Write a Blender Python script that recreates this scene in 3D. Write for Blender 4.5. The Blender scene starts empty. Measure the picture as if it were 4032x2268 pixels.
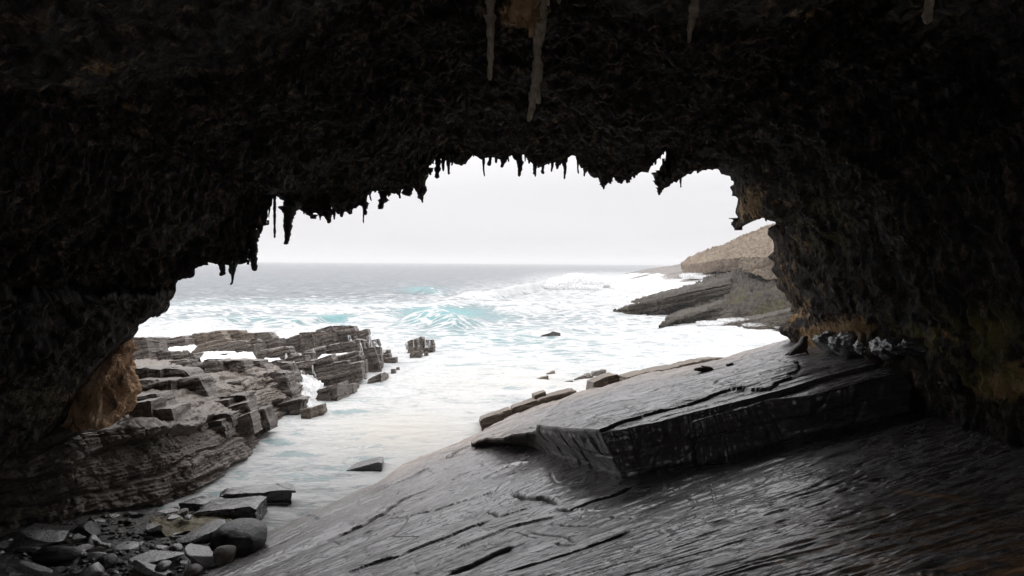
import bpy, math, random
import numpy as np
from mathutils import Matrix, Vector

scene = bpy.context.scene
col = scene.collection

# ------------------------------------------------------------------ camera, sky, sun, exposure
EYE = 10.0
FPX = 3046.0                      # focal length in photograph pixels (4032 wide)
PITCH = -0.0325
ROLL = math.radians(0.39)
cam_data = bpy.data.cameras.new('camera')
cam_data.sensor_width = 36.0
cam_data.lens = 36.0 * FPX / 4032.0
cam_data.clip_start = 0.1
cam_data.clip_end = 30000.0
cam = bpy.data.objects.new('camera', cam_data)
col.objects.link(cam)
CAM_R = Matrix.Rotation(math.pi / 2 + PITCH, 4, 'X') @ Matrix.Rotation(ROLL, 4, 'Z')
cam.matrix_world = Matrix.Translation((0, 0, EYE)) @ CAM_R
scene.camera = cam

SUN_EL, SUN_AZ = math.radians(58), math.radians(-25)
world = bpy.data.worlds.new('World')
scene.world = world
world.use_nodes = True
wt = world.node_tree
wt.nodes.clear()
w_out = wt.nodes.new('ShaderNodeOutputWorld')
bg = wt.nodes.new('ShaderNodeBackground')
sky = wt.nodes.new('ShaderNodeTexSky')
sky.sky_type = 'NISHITA'
sky.sun_disc = False
sky.sun_elevation = SUN_EL
sky.sun_rotation = SUN_AZ
sky.dust_density = 5.0
SKY_K = 0.1
hsv = wt.nodes.new('ShaderNodeHueSaturation')
hsv.inputs['Saturation'].default_value = 0.12
wt.links.new(sky.outputs[0], hsv.inputs['Color'])
# closed cloud deck over the clear sky: brighter towards the zenith, faint soft streaks
tc = wt.nodes.new('ShaderNodeTexCoord')
sep = wt.nodes.new('ShaderNodeSeparateXYZ')
wt.links.new(tc.outputs['Generated'], sep.inputs[0])
ramp = wt.nodes.new('ShaderNodeValToRGB')
ramp.color_ramp.elements[0].position = 0.0
ramp.color_ramp.elements[0].color = (0.60, 0.591, 0.607, 1)
ramp.color_ramp.elements[1].position = 1.0
ramp.color_ramp.elements[1].color = (2.15, 2.13, 2.16, 1)
e = ramp.color_ramp.elements.new(0.10); e.color = (0.648, 0.641, 0.658, 1)
e = ramp.color_ramp.elements.new(0.22); e.color = (0.98, 0.97, 0.99, 1)
e = ramp.color_ramp.elements.new(0.5); e.color = (1.58, 1.565, 1.59, 1)
wt.links.new(sep.outputs['Z'], ramp.inputs[0])
mp = wt.nodes.new('ShaderNodeMapping')
mp.inputs['Scale'].default_value = (1.5, 1.5, 14.0)
wt.links.new(tc.outputs['Generated'], mp.inputs['Vector'])
cn = wt.nodes.new('ShaderNodeTexNoise')
cn.inputs['Scale'].default_value = 2.0
cn.inputs['Detail'].default_value = 4.0
wt.links.new(mp.outputs[0], cn.inputs['Vector'])
cr = wt.nodes.new('ShaderNodeMapRange')
cr.inputs['From Min'].default_value = 0.3
cr.inputs['From Max'].default_value = 0.7
cr.inputs['To Min'].default_value = 0.965
cr.inputs['To Max'].default_value = 1.025
wt.links.new(cn.outputs[0], cr.inputs[0])
cm = wt.nodes.new('ShaderNodeVectorMath'); cm.operation = 'SCALE'
wt.links.new(ramp.outputs[0], cm.inputs[0]); wt.links.new(cr.outputs[0], cm.inputs['Scale'])
cs = wt.nodes.new('ShaderNodeVectorMath'); cs.operation = 'SCALE'
cs.inputs['Scale'].default_value = 1.0 / SKY_K
wt.links.new(cm.outputs[0], cs.inputs[0])
mx = wt.nodes.new('ShaderNodeMix'); mx.data_type = 'RGBA'
mx.inputs[0].default_value = 0.93
wt.links.new(hsv.outputs[0], mx.inputs[6])
wt.links.new(cs.outputs[0], mx.inputs[7])
wt.links.new(mx.outputs[2], bg.inputs['Color'])
bg.inputs['Strength'].default_value = SKY_K
wt.links.new(bg.outputs[0], w_out.inputs['Surface'])

sun_d = bpy.data.lights.new('sun', 'SUN')
sun_d.energy = 0.6
sun_d.angle = math.radians(40)
sun_d.color = (1.0, 0.97, 0.93)
sun_o = bpy.data.objects.new('sun', sun_d)
col.objects.link(sun_o)
sun_dir = Vector((math.sin(SUN_AZ) * math.cos(SUN_EL), math.cos(SUN_AZ) * math.cos(SUN_EL), math.sin(SUN_EL)))
sun_o.rotation_euler = sun_dir.to_track_quat('Z', 'Y').to_euler()

scene.view_settings.view_transform = 'Standard'
scene.view_settings.look = 'None'
scene.view_settings.exposure = 0.5
scene.view_settings.gamma = 1.0
scene.view_settings.use_curve_mapping = False
scene.cycles.max_bounces = 6
scene.cycles.diffuse_bounces = 4
scene.cycles.volume_bounces = 0
scene.cycles.use_denoising = True

# ------------------------------------------------------------------ helpers: rays
_R = np.array(CAM_R.to_3x3())

def rays(sx, sy):
    sx = np.asarray(sx, float); sy = np.asarray(sy, float)
    d = np.stack([(sx - 2016) / FPX, -(sy - 1134) / FPX, -np.ones_like(sx)], -1)
    return d @ _R.T

def P(sx, sy, Y):
    """point seen at photograph pixel (sx, sy) standing Y metres out"""
    d = rays(sx, sy)
    p = d * (np.asarray(Y, float) / d[..., 1])[..., None]
    p[..., 2] += EYE
    return p

def on_plane(sx, sy, a, b, c):
    d = rays(sx, sy)
    t = (a - EYE) / (d[..., 2] - b * d[..., 0] - c * d[..., 1])
    p = d * t[..., None]
    p[..., 2] += EYE
    return p

def on_z(sx, sy, z=0.0):
    return on_plane(sx, sy, z, 0, 0)

def to_px(p):
    q = (p - np.array([0, 0, EYE])) @ _R
    return 2016 - FPX * q[..., 0] / q[..., 2], 1134 + FPX * q[..., 1] / q[..., 2]

def zoom(x0, y0, k):
    """reader for coordinates taken from an enlarged piece of the photograph"""
    def f(pts):
        a = np.array(pts, float)
        a[..., 0] = x0 + a[..., 0] / k
        a[..., 1] = y0 + a[..., 1] / k
        return a
    return f

V = zoom(0, 0, 1 / 1.5652)

# ------------------------------------------------------------------ helpers: noise
_rs = np.random.RandomState(7)
_perm = _rs.permutation(256); _perm = np.concatenate([_perm, _perm, _perm])
_grad = _rs.normal(size=(256, 3)); _grad /= np.linalg.norm(_grad, axis=1)[:, None]
_grad = _grad.astype(np.float32)

def perlin(p):
    p = np.asarray(p, np.float32)
    sh = p.shape[:-1]
    p = p.reshape(-1, 3)
    i = np.floor(p).astype(np.int64)
    f = p - i
    i &= 255
    u = f * f * f * (f * (f * 6 - 15) + 10)
    out = np.zeros(len(p), np.float32)
    for dx in (0, 1):
        wx = u[:, 0] if dx else 1 - u[:, 0]
        a = _perm[i[:, 0] + dx]
        for dy in (0, 1):
            wy = u[:, 1] if dy else 1 - u[:, 1]
            b = _perm[a + i[:, 1] + dy]
            for dz in (0, 1):
                wz = u[:, 2] if dz else 1 - u[:, 2]
                g = _grad[_perm[b + i[:, 2] + dz]]
                out += wx * wy * wz * (g[:, 0] * (f[:, 0] - dx) + g[:, 1] * (f[:, 1] - dy) + g[:, 2] * (f[:, 2] - dz))
    return (out * 1.5).reshape(sh)

def fbm(p, octaves=4, gain=0.5, lac=2.03, mode=0):
    p = np.asarray(p, float)
    amp, tot, out = 1.0, 0.0, 0.0
    for k in range(octaves):
        n = perlin(p + 17.3 * k)
        if mode == 1: n = np.abs(n) * 2 - 0.5          # billow
        if mode == 2: n = 0.6 - np.abs(n) * 2          # ridge
        out = out + amp * n
        tot += amp
        amp *= gain
        p = p * lac
    return out / tot

def hash1(k, seed=0):
    k = np.asarray(k, np.int64)
    h = (k * 374761393 + seed * 668265263) & 0x7fffffff
    h = ((h ^ (h >> 13)) * 1274126177) & 0x7fffffff
    h = h ^ (h >> 16)
    return (h % 10007) / 10007.0

def sstep(a, b, x):
    t = np.clip((x - a) / (b - a), 0, 1)
    return t * t * (3 - 2 * t)

BED_B, BED_C = 0.23, -0.09        # the rock's bedding rises to the right and towards the camera

def bed(p):
    return p[..., 2] - BED_B * p[..., 0] - BED_C * p[..., 1]

def strata(p, t=0.5, seed=0, edge=0.12, warp=0.25):
    """stepped value per rock layer, -0.5..0.5"""
    s = (bed(p) + warp * t * 2 * fbm(p * 0.25 + seed, 3)) / t
    k = np.floor(s)
    f = s - k
    a, b = hash1(k, seed), hash1(k + 1, seed)
    w = sstep(1 - edge, 1, f)
    groove = np.exp(-((f - 1 + edge * .5) / (edge * .7)) ** 2)
    return a * (1 - w) + b * w - 0.5 - 0.35 * groove

def joints(p, w=1.5, seed=0):
    """blocks broken across the layers: stepped value with grooves"""
    q = p[..., 0] * 0.6 + p[..., 1] * 0.8 + 0.35 * w * fbm(p * 0.35 + 5 + seed, 2) + 0.12 * p[..., 2]
    kk = np.floor(bed(p) / 0.9)
    q = q / w + hash1(kk, seed + 5)
    k = np.floor(q); f = q - k
    g = np.exp(-((f - 0.5) / 0.04) ** 2)
    return hash1(k + kk * 31, seed + 9) - 0.5 - 0.4 * g

# ------------------------------------------------------------------ helpers: meshes
def resample(pts, n):
    pts = np.asarray(pts, float)
    d = np.concatenate([[0], np.cumsum(np.linalg.norm(np.diff(pts, axis=0), axis=1))])
    t = np.linspace(0, d[-1], n)
    return np.stack([np.interp(t, d, pts[:, k]) for k in range(pts.shape[1])], -1)

def by_index(pts, n):
    pts = np.asarray(pts, float)
    t = np.linspace(0, len(pts) - 1, n)
    return np.stack([np.interp(t, np.arange(len(pts)), pts[:, k]) for k in range(pts.shape[1])], -1)

def loft(rows, nu, counts):
    """rows of points -> grid; counts[i] = steps between row i and i+1"""
    rows = [by_index(r, nu) for r in rows]
    out = []
    for a, b, n in zip(rows[:-1], rows[1:], counts):
        for k in range(n):
            t = k / n
            out.append(a * (1 - t) + b * t)
    out.append(rows[-1])
    return np.array(out)

def grid_normals(G):
    du = np.gradient(G, axis=1); dv = np.gradient(G, axis=0)
    n = np.cross(du, dv)
    return n / (np.linalg.norm(n, axis=-1, keepdims=True) + 1e-9)

def raw_mesh(name, verts, faces, mat, smooth=True, attrs=None):
    """verts (N,3), faces (M,4) or (M,3) arrays"""
    me = bpy.data.meshes.new(name)
    verts = np.asarray(verts, np.float32).reshape(-1, 3)
    faces = np.asarray(faces, np.int32)
    me.vertices.add(len(verts)); me.vertices.foreach_set('co', verts.ravel())
    k = faces.shape[1]
    me.loops.add(faces.size); me.loops.foreach_set('vertex_index', faces.ravel())
    me.polygons.add(len(faces))
    me.polygons.foreach_set('loop_start', np.arange(0, faces.size, k, dtype=np.int32))
    me.polygons.foreach_set('use_smooth', np.full(len(faces), smooth, bool))
    for an, av in (attrs or {}).items():
        av = np.asarray(av, np.float32)
        if av.ndim and av.shape[-1] == 3 and av.size == 3 * len(verts):
            at = me.attributes.new(an, 'FLOAT_VECTOR', 'POINT'); at.data.foreach_set('vector', av.ravel())
        else:
            at = me.attributes.new(an, 'FLOAT', 'POINT'); at.data.foreach_set('value', av.ravel())
    me.materials.append(mat)
    me.update(calc_edges=True)
    return me

def link(name, me, parent=None, **props):
    o = bpy.data.objects.new(name, me)
    col.objects.link(o)
    if parent is not None: o.parent = parent
    for k, v in props.items():
        if v is not None: o[k] = v
    return o

def grid_faces(nv, nu, closed=False):
    i = np.arange(nv * nu).reshape(nv, nu)
    a, b, c, d = i[:-1, :-1], i[:-1, 1:], i[1:, 1:], i[1:, :-1]
    f = np.stack([a, b, c, d], -1).reshape(-1, 4)
    if closed:
        f2 = np.stack([i[:-1, -1], i[:-1, 0], i[1:, 0], i[1:, -1]], -1).reshape(-1, 4)
        f = np.concatenate([f, f2])
    return f

def grid_obj(name, G, mat, parent=None, attrs=None, smooth=True, closed=False, flip=False, **props):
    nv, nu = G.shape[:2]
    f = grid_faces(nv, nu, closed)
    if flip: f = f[:, ::-1]
    return link(name, raw_mesh(name, G, f, mat, smooth, attrs), parent, **props)

def empty(name, loc=(0, 0, 0), **props):
    o = bpy.data.objects.new(name, None)
    o.location = loc
    col.objects.link(o)
    for k, v in props.items(): o[k] = v
    return o

# ------------------------------------------------------------------ materials
class NT:
    def __init__(s, name):
        s.m = bpy.data.materials.new(name)
        s.m.use_nodes = True
        s.t = s.m.node_tree
        s.b = s.t.nodes['Principled BSDF']
        s.out = s.t.nodes['Material Output']
    def n(s, typ, **kw):
        o = s.t.nodes.new(typ)
        for k, v in kw.items(): setattr(o, k, v)
        return o
    def l(s, a, b): s.t.links.new(a, b)
    def coord(s, scale=(1, 1, 1), rot=(0, 0, 0), attr=None):
        if attr:
            a = s.n('ShaderNodeAttribute', attribute_name=attr).outputs['Vector']
        else:
            a = s.n('ShaderNodeNewGeometry').outputs['Position']
        m = s.n('ShaderNodeMapping')
        m.inputs['Scale'].default_value = scale
        m.inputs['Rotation'].default_value = rot
        s.l(a, m.inputs['Vector'])
        return m.outputs[0]
    def noise(s, vec, scale=1, detail=6, rough=0.55, dist=0.0, typ='FBM'):
        n = s.n('ShaderNodeTexNoise', noise_type=typ)
        n.inputs['Scale'].default_value = scale
        n.inputs['Detail'].default_value = detail
        n.inputs['Roughness'].default_value = rough
        n.inputs['Distortion'].default_value = dist
        s.l(vec, n.inputs['Vector'])
        return n.outputs[0]
    def voro(s, vec, scale=1, feature='F1'):
        n = s.n('ShaderNodeTexVoronoi', feature=feature)
        n.inputs['Scale'].default_value = scale
        s.l(vec, n.inputs['Vector'])
        return n.outputs['Distance']
    def attr(s, name):
        return s.n('ShaderNodeAttribute', attribute_name=name).outputs['Fac']
    def ramp(s, fac, stops):
        r = s.n('ShaderNodeValToRGB')
        el = r.color_ramp.elements
        while len(el) < len(stops): el.new(0.5)
        for e_, (p_, c_) in zip(el, stops):
            e_.position = p_
            e_.color = (c_, c_, c_, 1) if isinstance(c_, (int, float)) else (*c_, 1)
        s.l(fac, r.inputs[0])
        return r.outputs[0]
    def mix(s, fac, a, b):
        m = s.n('ShaderNodeMix', data_type='RGBA')
        for v, i in ((fac, 0), (a, 6), (b, 7)):
            if isinstance(v, (int, float)): m.inputs[i].default_value = v
            elif isinstance(v, tuple): m.inputs[i].default_value = (*v, 1)
            else: s.l(v, m.inputs[i])
        return m.outputs[2]
    def math(s, op, a, b=0.0, c=None, clamp=False):
        m = s.n('ShaderNodeMath', operation=op, use_clamp=clamp)
        for v, i in ((a, 0), (b, 1), (c, 2)):
            if v is None: continue
            if isinstance(v, (int, float)): m.inputs[i].default_value = v
            else: s.l(v, m.inputs[i])
        return m.outputs[0]
    def rng(s, v, a, b, c=0.0, d=1.0, smooth=True):
        m = s.n('ShaderNodeMapRange', interpolation_type='SMOOTHSTEP' if smooth else 'LINEAR')
        for x, i in ((v, 0), (a, 1), (b, 2), (c, 3), (d, 4)):
            if isinstance(x, (int, float)): m.inputs[i].default_value = x
            else: s.l(x, m.inputs[i])
        return m.outputs[0]
    def bump(s, h, strength=0.5, dist=0.1, prev=None):
        b = s.n('ShaderNodeBump')
        b.inputs['Strength'].default_value = strength
        b.inputs['Distance'].default_value = dist
        s.l(h, b.inputs['Height'])
        if prev is not None: s.l(prev, b.inputs['Normal'])
        return b.outputs[0]
    def done(s, color, rough=0.8, normal=None, spec=0.5):
        for v, k in ((color, 'Base Color'), (rough, 'Roughness'), (spec, 'Specular IOR Level')):
            if isinstance(v, (int, float)): s.b.inputs[k].default_value = v
            elif isinstance(v, tuple): s.b.inputs[k].default_value = (*v, 1)
            else: s.l(v, s.b.inputs[k])
        if normal is not None: s.l(normal, s.b.inputs['Normal'])
        return s.m

BED_ROT = (math.atan(BED_C) * -1, math.atan(BED_B), 0)

def mat_slate():
    """wet dark slab rock; reads the grain vector (along, across) stored on the mesh"""
    m = NT('wet_slate')
    g = m.coord(attr='grain')
    fine = m.noise(m.coord((1.1, 6.0, 1), attr='grain'), 1.0, 8, 0.66, 0.7)
    broad = m.noise(m.coord((0.16, 1.3, 1), attr='grain'), 1.0, 5, 0.6, 0.3)
    patch = m.noise(m.coord((0.3, 0.5, 1), attr='grain'), 0.8, 5, 0.6)
    grit = m.noise(m.coord(), 14, 5, 0.6)
    hair = m.noise(m.coord((2.6, 20.0, 1), attr='grain'), 1.0, 6, 0.65, 0.4)
    c = m.ramp(fine, [(0.28, (0.020, 0.017, 0.0195)), (0.5, (0.066, 0.056, 0.064)), (0.72, (0.125, 0.108, 0.118))])
    c = m.mix(m.rng(patch, 0.45, 0.75), c, (0.085, 0.074, 0.078))
    brown = m.attr('brown')
    bn = m.noise(m.coord((0.5, 4, 1), attr='grain'), 0.8, 5, 0.6)
    c = m.mix(m.math('MULTIPLY', brown, m.rng(bn, 0.2, 0.6), clamp=True), c, (0.25, 0.185, 0.14))
    ochre = m.attr('ochre')
    on = m.noise(m.coord(), 1.6, 6, 0.7)
    c = m.mix(m.math('MULTIPLY', ochre, m.rng(on, 0.42, 0.56), clamp=True), c, (0.36, 0.20, 0.09))
    mott = m.noise(m.coord(), 1.1, 6, 0.65, 0.5)
    c = m.mix(m.rng(mott, 0.40, 0.62, 0.0, 0.45), c, m.mix(0.55, c, (0.02, 0.018, 0.02)))
    net = m.voro(m.coord((0.22, 0.75, 1), attr='grain'), 1.0, 'DISTANCE_TO_EDGE')
    netm = m.math('MULTIPLY', m.rng(net, 0.004, 0.016, 1.0, 0.0), m.rng(mott, 0.46, 0.60, 1.0, 0.0))
    pits = m.math('MULTIPLY', m.rng(m.voro(m.coord(), 2.6), 0.06, 0.12, 1.0, 0.0), 0.8)
    dark = m.math('MAXIMUM', m.rng(m.attr('crack'), 0.15, 0.6), m.math('MAXIMUM', netm, pits))
    c = m.mix(dark, c, (0.02, 0.019, 0.02))
    r = m.rng(patch, 0.35, 0.65, 0.08, 0.26)
    r = m.math('ADD', r, m.math('MULTIPLY', grit, 0.10))
    r = m.math('ADD', r, m.math('MULTIPLY', brown, 0.25))
    r = m.math('ADD', r, m.math('MULTIPLY', dark, 0.4))
    lam = m.noise(m.coord((0.8, 2.8, 1), attr='grain'), 1.0, 9, 0.70, 0.9)
    lines = m.math('MAXIMUM', m.rng(m.math('ABSOLUTE', m.math('SUBTRACT', lam, 0.47)), 0.0, 0.018, 1.0, 0.0), m.math('MULTIPLY', m.rng(hair, 0.30, 0.42, 1.0, 0.0), 0.8))
    c = m.mix(m.math('MULTIPLY', lines, 0.85), c, (0.018, 0.016, 0.017))
    r = m.math('ADD', r, m.math('MULTIPLY', lines, 0.35))
    n = m.bump(broad, 0.35, 0.035)
    n = m.bump(m.math('SUBTRACT', 1.0, lines), 0.5, 0.02, n)
    n = m.bump(fine, 0.45, 0.015, n)
    n = m.bump(hair, 0.4, 0.006, n)
    n = m.bump(grit, 0.25, 0.005, n)
    return m.done(c, r, n, 1.0)

def mat_strata(name, c0, c1, c2, rough=0.6, green=None, scale=1.0, spec=0.4, white=0.0):
    """layered shore rock"""
    m = NT(name)
    lay = m.noise(m.coord((0.6, 0.6, 3.4), BED_ROT), 0.9 * scale, 8, 0.66, 0.6)
    big = m.noise(m.coord((0.12, 0.12, 0.5), BED_ROT), 1.0 * scale, 4, 0.6)
    grit = m.noise(m.coord(), 7 * scale, 7, 0.66)
    vert = m.noise(m.coord((2.4, 2.4, 0.35)), 1.0 * scale, 5, 0.6, 0.4)
    c = m.ramp(lay, [(0.25, c0), (0.52, c1), (0.78, c2)])
    c = m.mix(m.rng(big, 0.35, 0.7), c, m.mix(0.5, c, c0))
    c = m.mix(m.rng(vert, 0.5, 0.72, 0, 0.6), c, c0)
    c = m.mix(m.rng(grit, 0.3, 0.75, 0.0, 0.55), m.mix(0.6, c, c0), c2)
    if green:
        gn = m.noise(m.coord(), 0.35 * scale, 5, 0.6)
        c = m.mix(m.rng(gn, 0.56, 0.74, 0, 0.7), c, green)
    if white:
        wm = m.attr('wash')
        wn = m.noise(m.coord((0.35, 0.35, 1.5)), 0.5 * scale, 7, 0.65, 0.6)
        c = m.mix(m.rng(m.math('ADD', wm, m.math('MULTIPLY', wn, 1.6)), 1.15, 1.35), c, (0.62, 0.625, 0.63))
    kb = 1.0 if rough > 0.4 else 0.3
    n = m.bump(lay, 0.9, kb * 0.22 / scale)
    n = m.bump(vert, 0.4, kb * 0.12 / scale, n)
    n = m.bump(grit, 0.7 if rough > 0.4 else 0.3, (0.06 if rough > 0.4 else 0.015) / scale, n)
    return m.done(c, m.rng(grit, 0.2, 0.8, rough - (0.12 if rough > 0.4 else 0.03), rough + (0.15 if rough > 0.4 else 0.04)), n, spec)

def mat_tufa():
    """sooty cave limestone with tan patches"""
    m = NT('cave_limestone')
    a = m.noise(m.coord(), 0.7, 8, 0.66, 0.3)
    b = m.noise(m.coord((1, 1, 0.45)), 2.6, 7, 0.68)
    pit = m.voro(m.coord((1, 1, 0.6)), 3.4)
    c = m.ramp(b, [(0.34, (0.005, 0.004, 0.004)), (0.53, (0.022, 0.016, 0.014)), (0.62, (0.085, 0.062, 0.046)), (0.76, (0.30, 0.23, 0.165))])  # cave shade put into the base colour; pale spots paint lit ridges
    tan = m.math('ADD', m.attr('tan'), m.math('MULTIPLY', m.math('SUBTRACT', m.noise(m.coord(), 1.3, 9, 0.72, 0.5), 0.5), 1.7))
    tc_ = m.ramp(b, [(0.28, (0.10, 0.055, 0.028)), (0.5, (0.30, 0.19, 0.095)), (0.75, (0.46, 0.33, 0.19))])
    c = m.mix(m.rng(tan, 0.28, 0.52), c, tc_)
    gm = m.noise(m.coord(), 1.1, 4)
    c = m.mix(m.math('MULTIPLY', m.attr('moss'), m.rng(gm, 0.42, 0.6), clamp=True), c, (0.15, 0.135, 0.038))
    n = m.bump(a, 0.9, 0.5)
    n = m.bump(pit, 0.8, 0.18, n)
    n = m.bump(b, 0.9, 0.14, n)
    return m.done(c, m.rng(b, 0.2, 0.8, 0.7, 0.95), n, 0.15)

def mat_simple(name, c0, c1, scale=3.0, rough=0.6, bump=0.05, spec=0.5):
    m = NT(name)
    a = m.noise(m.coord(), scale, 7, 0.65, 0.2)
    b = m.noise(m.coord(), scale * 5, 5, 0.6)
    c = m.ramp(a, [(0.3, c0), (0.72, c1)])
    n = m.bump(a, 0.6, bump * 2)
    n = m.bump(b, 0.6, bump * 0.6, n)
    return m.done(c, m.rng(b, 0.2, 0.8, rough - 0.1, rough + 0.12), n, spec)

def mat_sea():
    m = NT('sea_water')
    p1 = m.coord((1, 1, 1))
    # ragged foam: a coarse and a fine pattern broken by their own warping
    w1 = m.noise(m.coord((0.8, 1.0, 1)), 0.26, 9, 0.66, 1.5)
    w2 = m.noise(m.coord((0.8, 1.0, 1)), 1.4, 8, 0.68, 1.8)
    lace = m.voro(m.coord((0.55, 1.0, 1)), 0.55, 'DISTANCE_TO_EDGE')
    web = m.rng(lace, 0.0, 0.28, 0.16, -0.04)
    pat = m.math('ADD', m.math('ADD', m.math('MULTIPLY', w1, 0.62), m.math('MULTIPLY', w2, 0.38)), web)
    d = m.attr('foam')
    th = m.math('SUBTRACT', 0.80, m.math('MULTIPLY', d, 0.48))
    mask = m.rng(pat, m.math('SUBTRACT', th, 0.045), m.math('ADD', th, 0.05))
    milk = m.attr('milk'); teal = m.attr('teal')
    deep = m.ramp(w1, [(0.35, (0.018, 0.028, 0.042)), (0.65, (0.048, 0.066, 0.086))])
    c = m.mix(milk, deep, m.mix(w2, (0.185, 0.26, 0.27), (0.29, 0.355, 0.36)))
    c = m.mix(teal, c, m.mix(w2, (0.02, 0.185, 0.20), (0.085, 0.31, 0.315)))
    foamc = m.mix(m.rng(m.math('ADD', m.math('MULTIPLY', w1, 0.5), m.math('MULTIPLY', w2, 0.5)), 0.34, 0.56), (0.25, 0.275, 0.285), (0.48, 0.48, 0.48))
    foamc = m.mix(m.attr('cream'), foamc, (0.49, 0.472, 0.44))
    c = m.mix(mask, c, foamc)
    r = m.math('ADD', 0.28, m.math('MULTIPLY', mask, 0.6))
    chop = m.noise(m.coord((0.6, 1.0, 1)), 0.9, 7, 0.62, 0.5)
    n = m.bump(chop, 0.8, 0.35)
    n = m.bump(pat, 0.35, 0.25, n)
    return m.done(c, r, n, m.math('SUBTRACT', 0.16, m.math('MULTIPLY', mask, 0.12)))

def mat_foam():
    m = NT('white_foam')
    a = m.noise(m.coord(), 1.2, 8, 0.7, 0.4)
    c = m.ramp(a, [(0.3, (0.52, 0.525, 0.53)), (0.6, (0.66, 0.66, 0.66))])
    return m.done(c, 0.95, m.bump(a, 0.8, 0.3), 0.1)

def mat_falls():
    m = NT('pouring_water')
    a = m.noise(m.coord((5.0, 5.0, 0.5)), 1.0, 6, 0.65, 0.4)
    m.done((0.6, 0.61, 0.62), 0.6, None, 0.2)
    m.l(m.rng(a, 0.44, 0.60), m.b.inputs['Alpha'])
    return m.m

def mat_spray():
    m = NT('sea_spray')
    lw = m.n('ShaderNodeLayerWeight'); lw.inputs['Blend'].default_value = 0.35
    a = m.noise(m.coord(), 1.6, 6, 0.7, 0.4)
    m.done((0.93, 0.93, 0.935), 1.0, None, 0.0)
    m.b.inputs['Transmission Weight'].default_value = 0.0
    edge = m.rng(lw.outputs['Facing'], 0.10, 0.80, 0.95, 0.0)
    m.l(m.math('MULTIPLY', edge, m.rng(a, 0.34, 0.55, 0.0, 1.0)), m.b.inputs['Alpha'])
    tr = m.n('ShaderNodeBsdfTranslucent'); tr.inputs['Color'].default_value = (0.93, 0.93, 0.935, 1)
    tp = m.n('ShaderNodeBsdfTransparent'); mxs = m.n('ShaderNodeMixShader'); mx2 = m.n('ShaderNodeMixShader')
    m.l(m.math('MULTIPLY', edge, m.rng(a, 0.34, 0.55, 0.0, 1.0)), mx2.inputs[0])
    m.l(tp.outputs[0], mx2.inputs[1]); m.l(tr.outputs[0], mx2.inputs[2])
    mxs.inputs[0].default_value = 0.45
    m.l(m.b.outputs[0], mxs.inputs[1]); m.l(mx2.outputs[0], mxs.inputs[2])
    m.l(mxs.outputs[0], m.out.inputs['Surface'])
    return m.m

M = {}
M['falls'] = mat_falls()
M['spray'] = mat_spray()
M['slate'] = mat_slate()
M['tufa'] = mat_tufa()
M['shore'] = mat_strata('layered_shore_rock', (0.028, 0.022, 0.018), (0.104, 0.080, 0.064), (0.225, 0.185, 0.155), 0.42)
M['shoredark'] = mat_strata('wet_brown_shore_rock', (0.020, 0.0155, 0.013), (0.074, 0.055, 0.044), (0.19, 0.155, 0.13), 0.44)
M['tanrock'] = mat_strata('tan_shore_rock', (0.06, 0.044, 0.032), (0.16, 0.125, 0.092), (0.28, 0.23, 0.185))
M['darkwall'] = mat_strata('dark_layered_wall', (0.024, 0.018, 0.014), (0.130, 0.098, 0.074), (0.29, 0.235, 0.19), 0.46, (0.06, 0.055, 0.03))
M['cliff'] = mat_strata('cliff_rock', (0.014, 0.0115, 0.009), (0.052, 0.043, 0.032), (0.12, 0.10, 0.078), 0.7, (0.09, 0.08, 0.028), 0.3, 0.2)  # darker than the ramp rock: shade of the faces put into the colour
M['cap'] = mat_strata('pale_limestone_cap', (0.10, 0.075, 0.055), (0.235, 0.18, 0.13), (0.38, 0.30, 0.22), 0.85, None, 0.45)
M['ramp'] = mat_strata('washed_ramp_rock', (0.07, 0.06, 0.055), (0.15, 0.13, 0.12), (0.24, 0.21, 0.19), 0.6, None, 0.3, 0.4, 1.0)
M['blackrock'] = mat_strata('wet_black_rock', (0.014, 0.013, 0.013), (0.035, 0.032, 0.032), (0.09, 0.083, 0.08), 0.28, None, 1.4, 0.8)
M['greystone'] = mat_simple('wet_grey_stone', (0.02, 0.019, 0.02), (0.10, 0.095, 0.097), 3.0, 0.26, 0.03, 0.8)
M['palestone'] = mat_simple('pale_grey_stone', (0.12, 0.115, 0.118), (0.34, 0.33, 0.335), 3.0, 0.26, 0.03, 0.8)
M['brownstone'] = mat_simple('brown_stone', (0.03, 0.024, 0.02), (0.13, 0.10, 0.075), 3.0, 0.5, 0.04)
M['darkstone'] = mat_simple('dark_stone', (0.008, 0.0075, 0.008), (0.022, 0.02, 0.02), 2.0, 0.45, 0.05, 0.35)
M['stala'] = mat_simple('dark_stalactite', (0.012, 0.010, 0.010), (0.055, 0.045, 0.04), 5.0, 0.7, 0.06)  # near-black base colour, close to the cave rock
M['palestala'] = mat_simple('pale_stalactite', (0.26, 0.20, 0.14), (0.90, 0.78, 0.60), 5.0, 0.5, 0.12)
M['orangestala'] = mat_simple('orange_limestone', (0.30, 0.16, 0.08), (0.80, 0.52, 0.30), 3.5, 0.75, 0.10)
M['fur'] = mat_simple('wet_brown_fur', (0.016, 0.012, 0.009), (0.045, 0.033, 0.024), 12.0, 0.55, 0.01)
M['beach'] = mat_simple('shingle', (0.012, 0.011, 0.011), (0.075, 0.066, 0.058), 6.0, 0.45, 0.10)
M['sand'] = mat_simple('yellow_shell_grit', (0.05, 0.042, 0.024), (0.42, 0.36, 0.22), 9.0, 0.7, 0.09)
M['sea'] = mat_sea()
M['foam'] = mat_foam()

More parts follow.
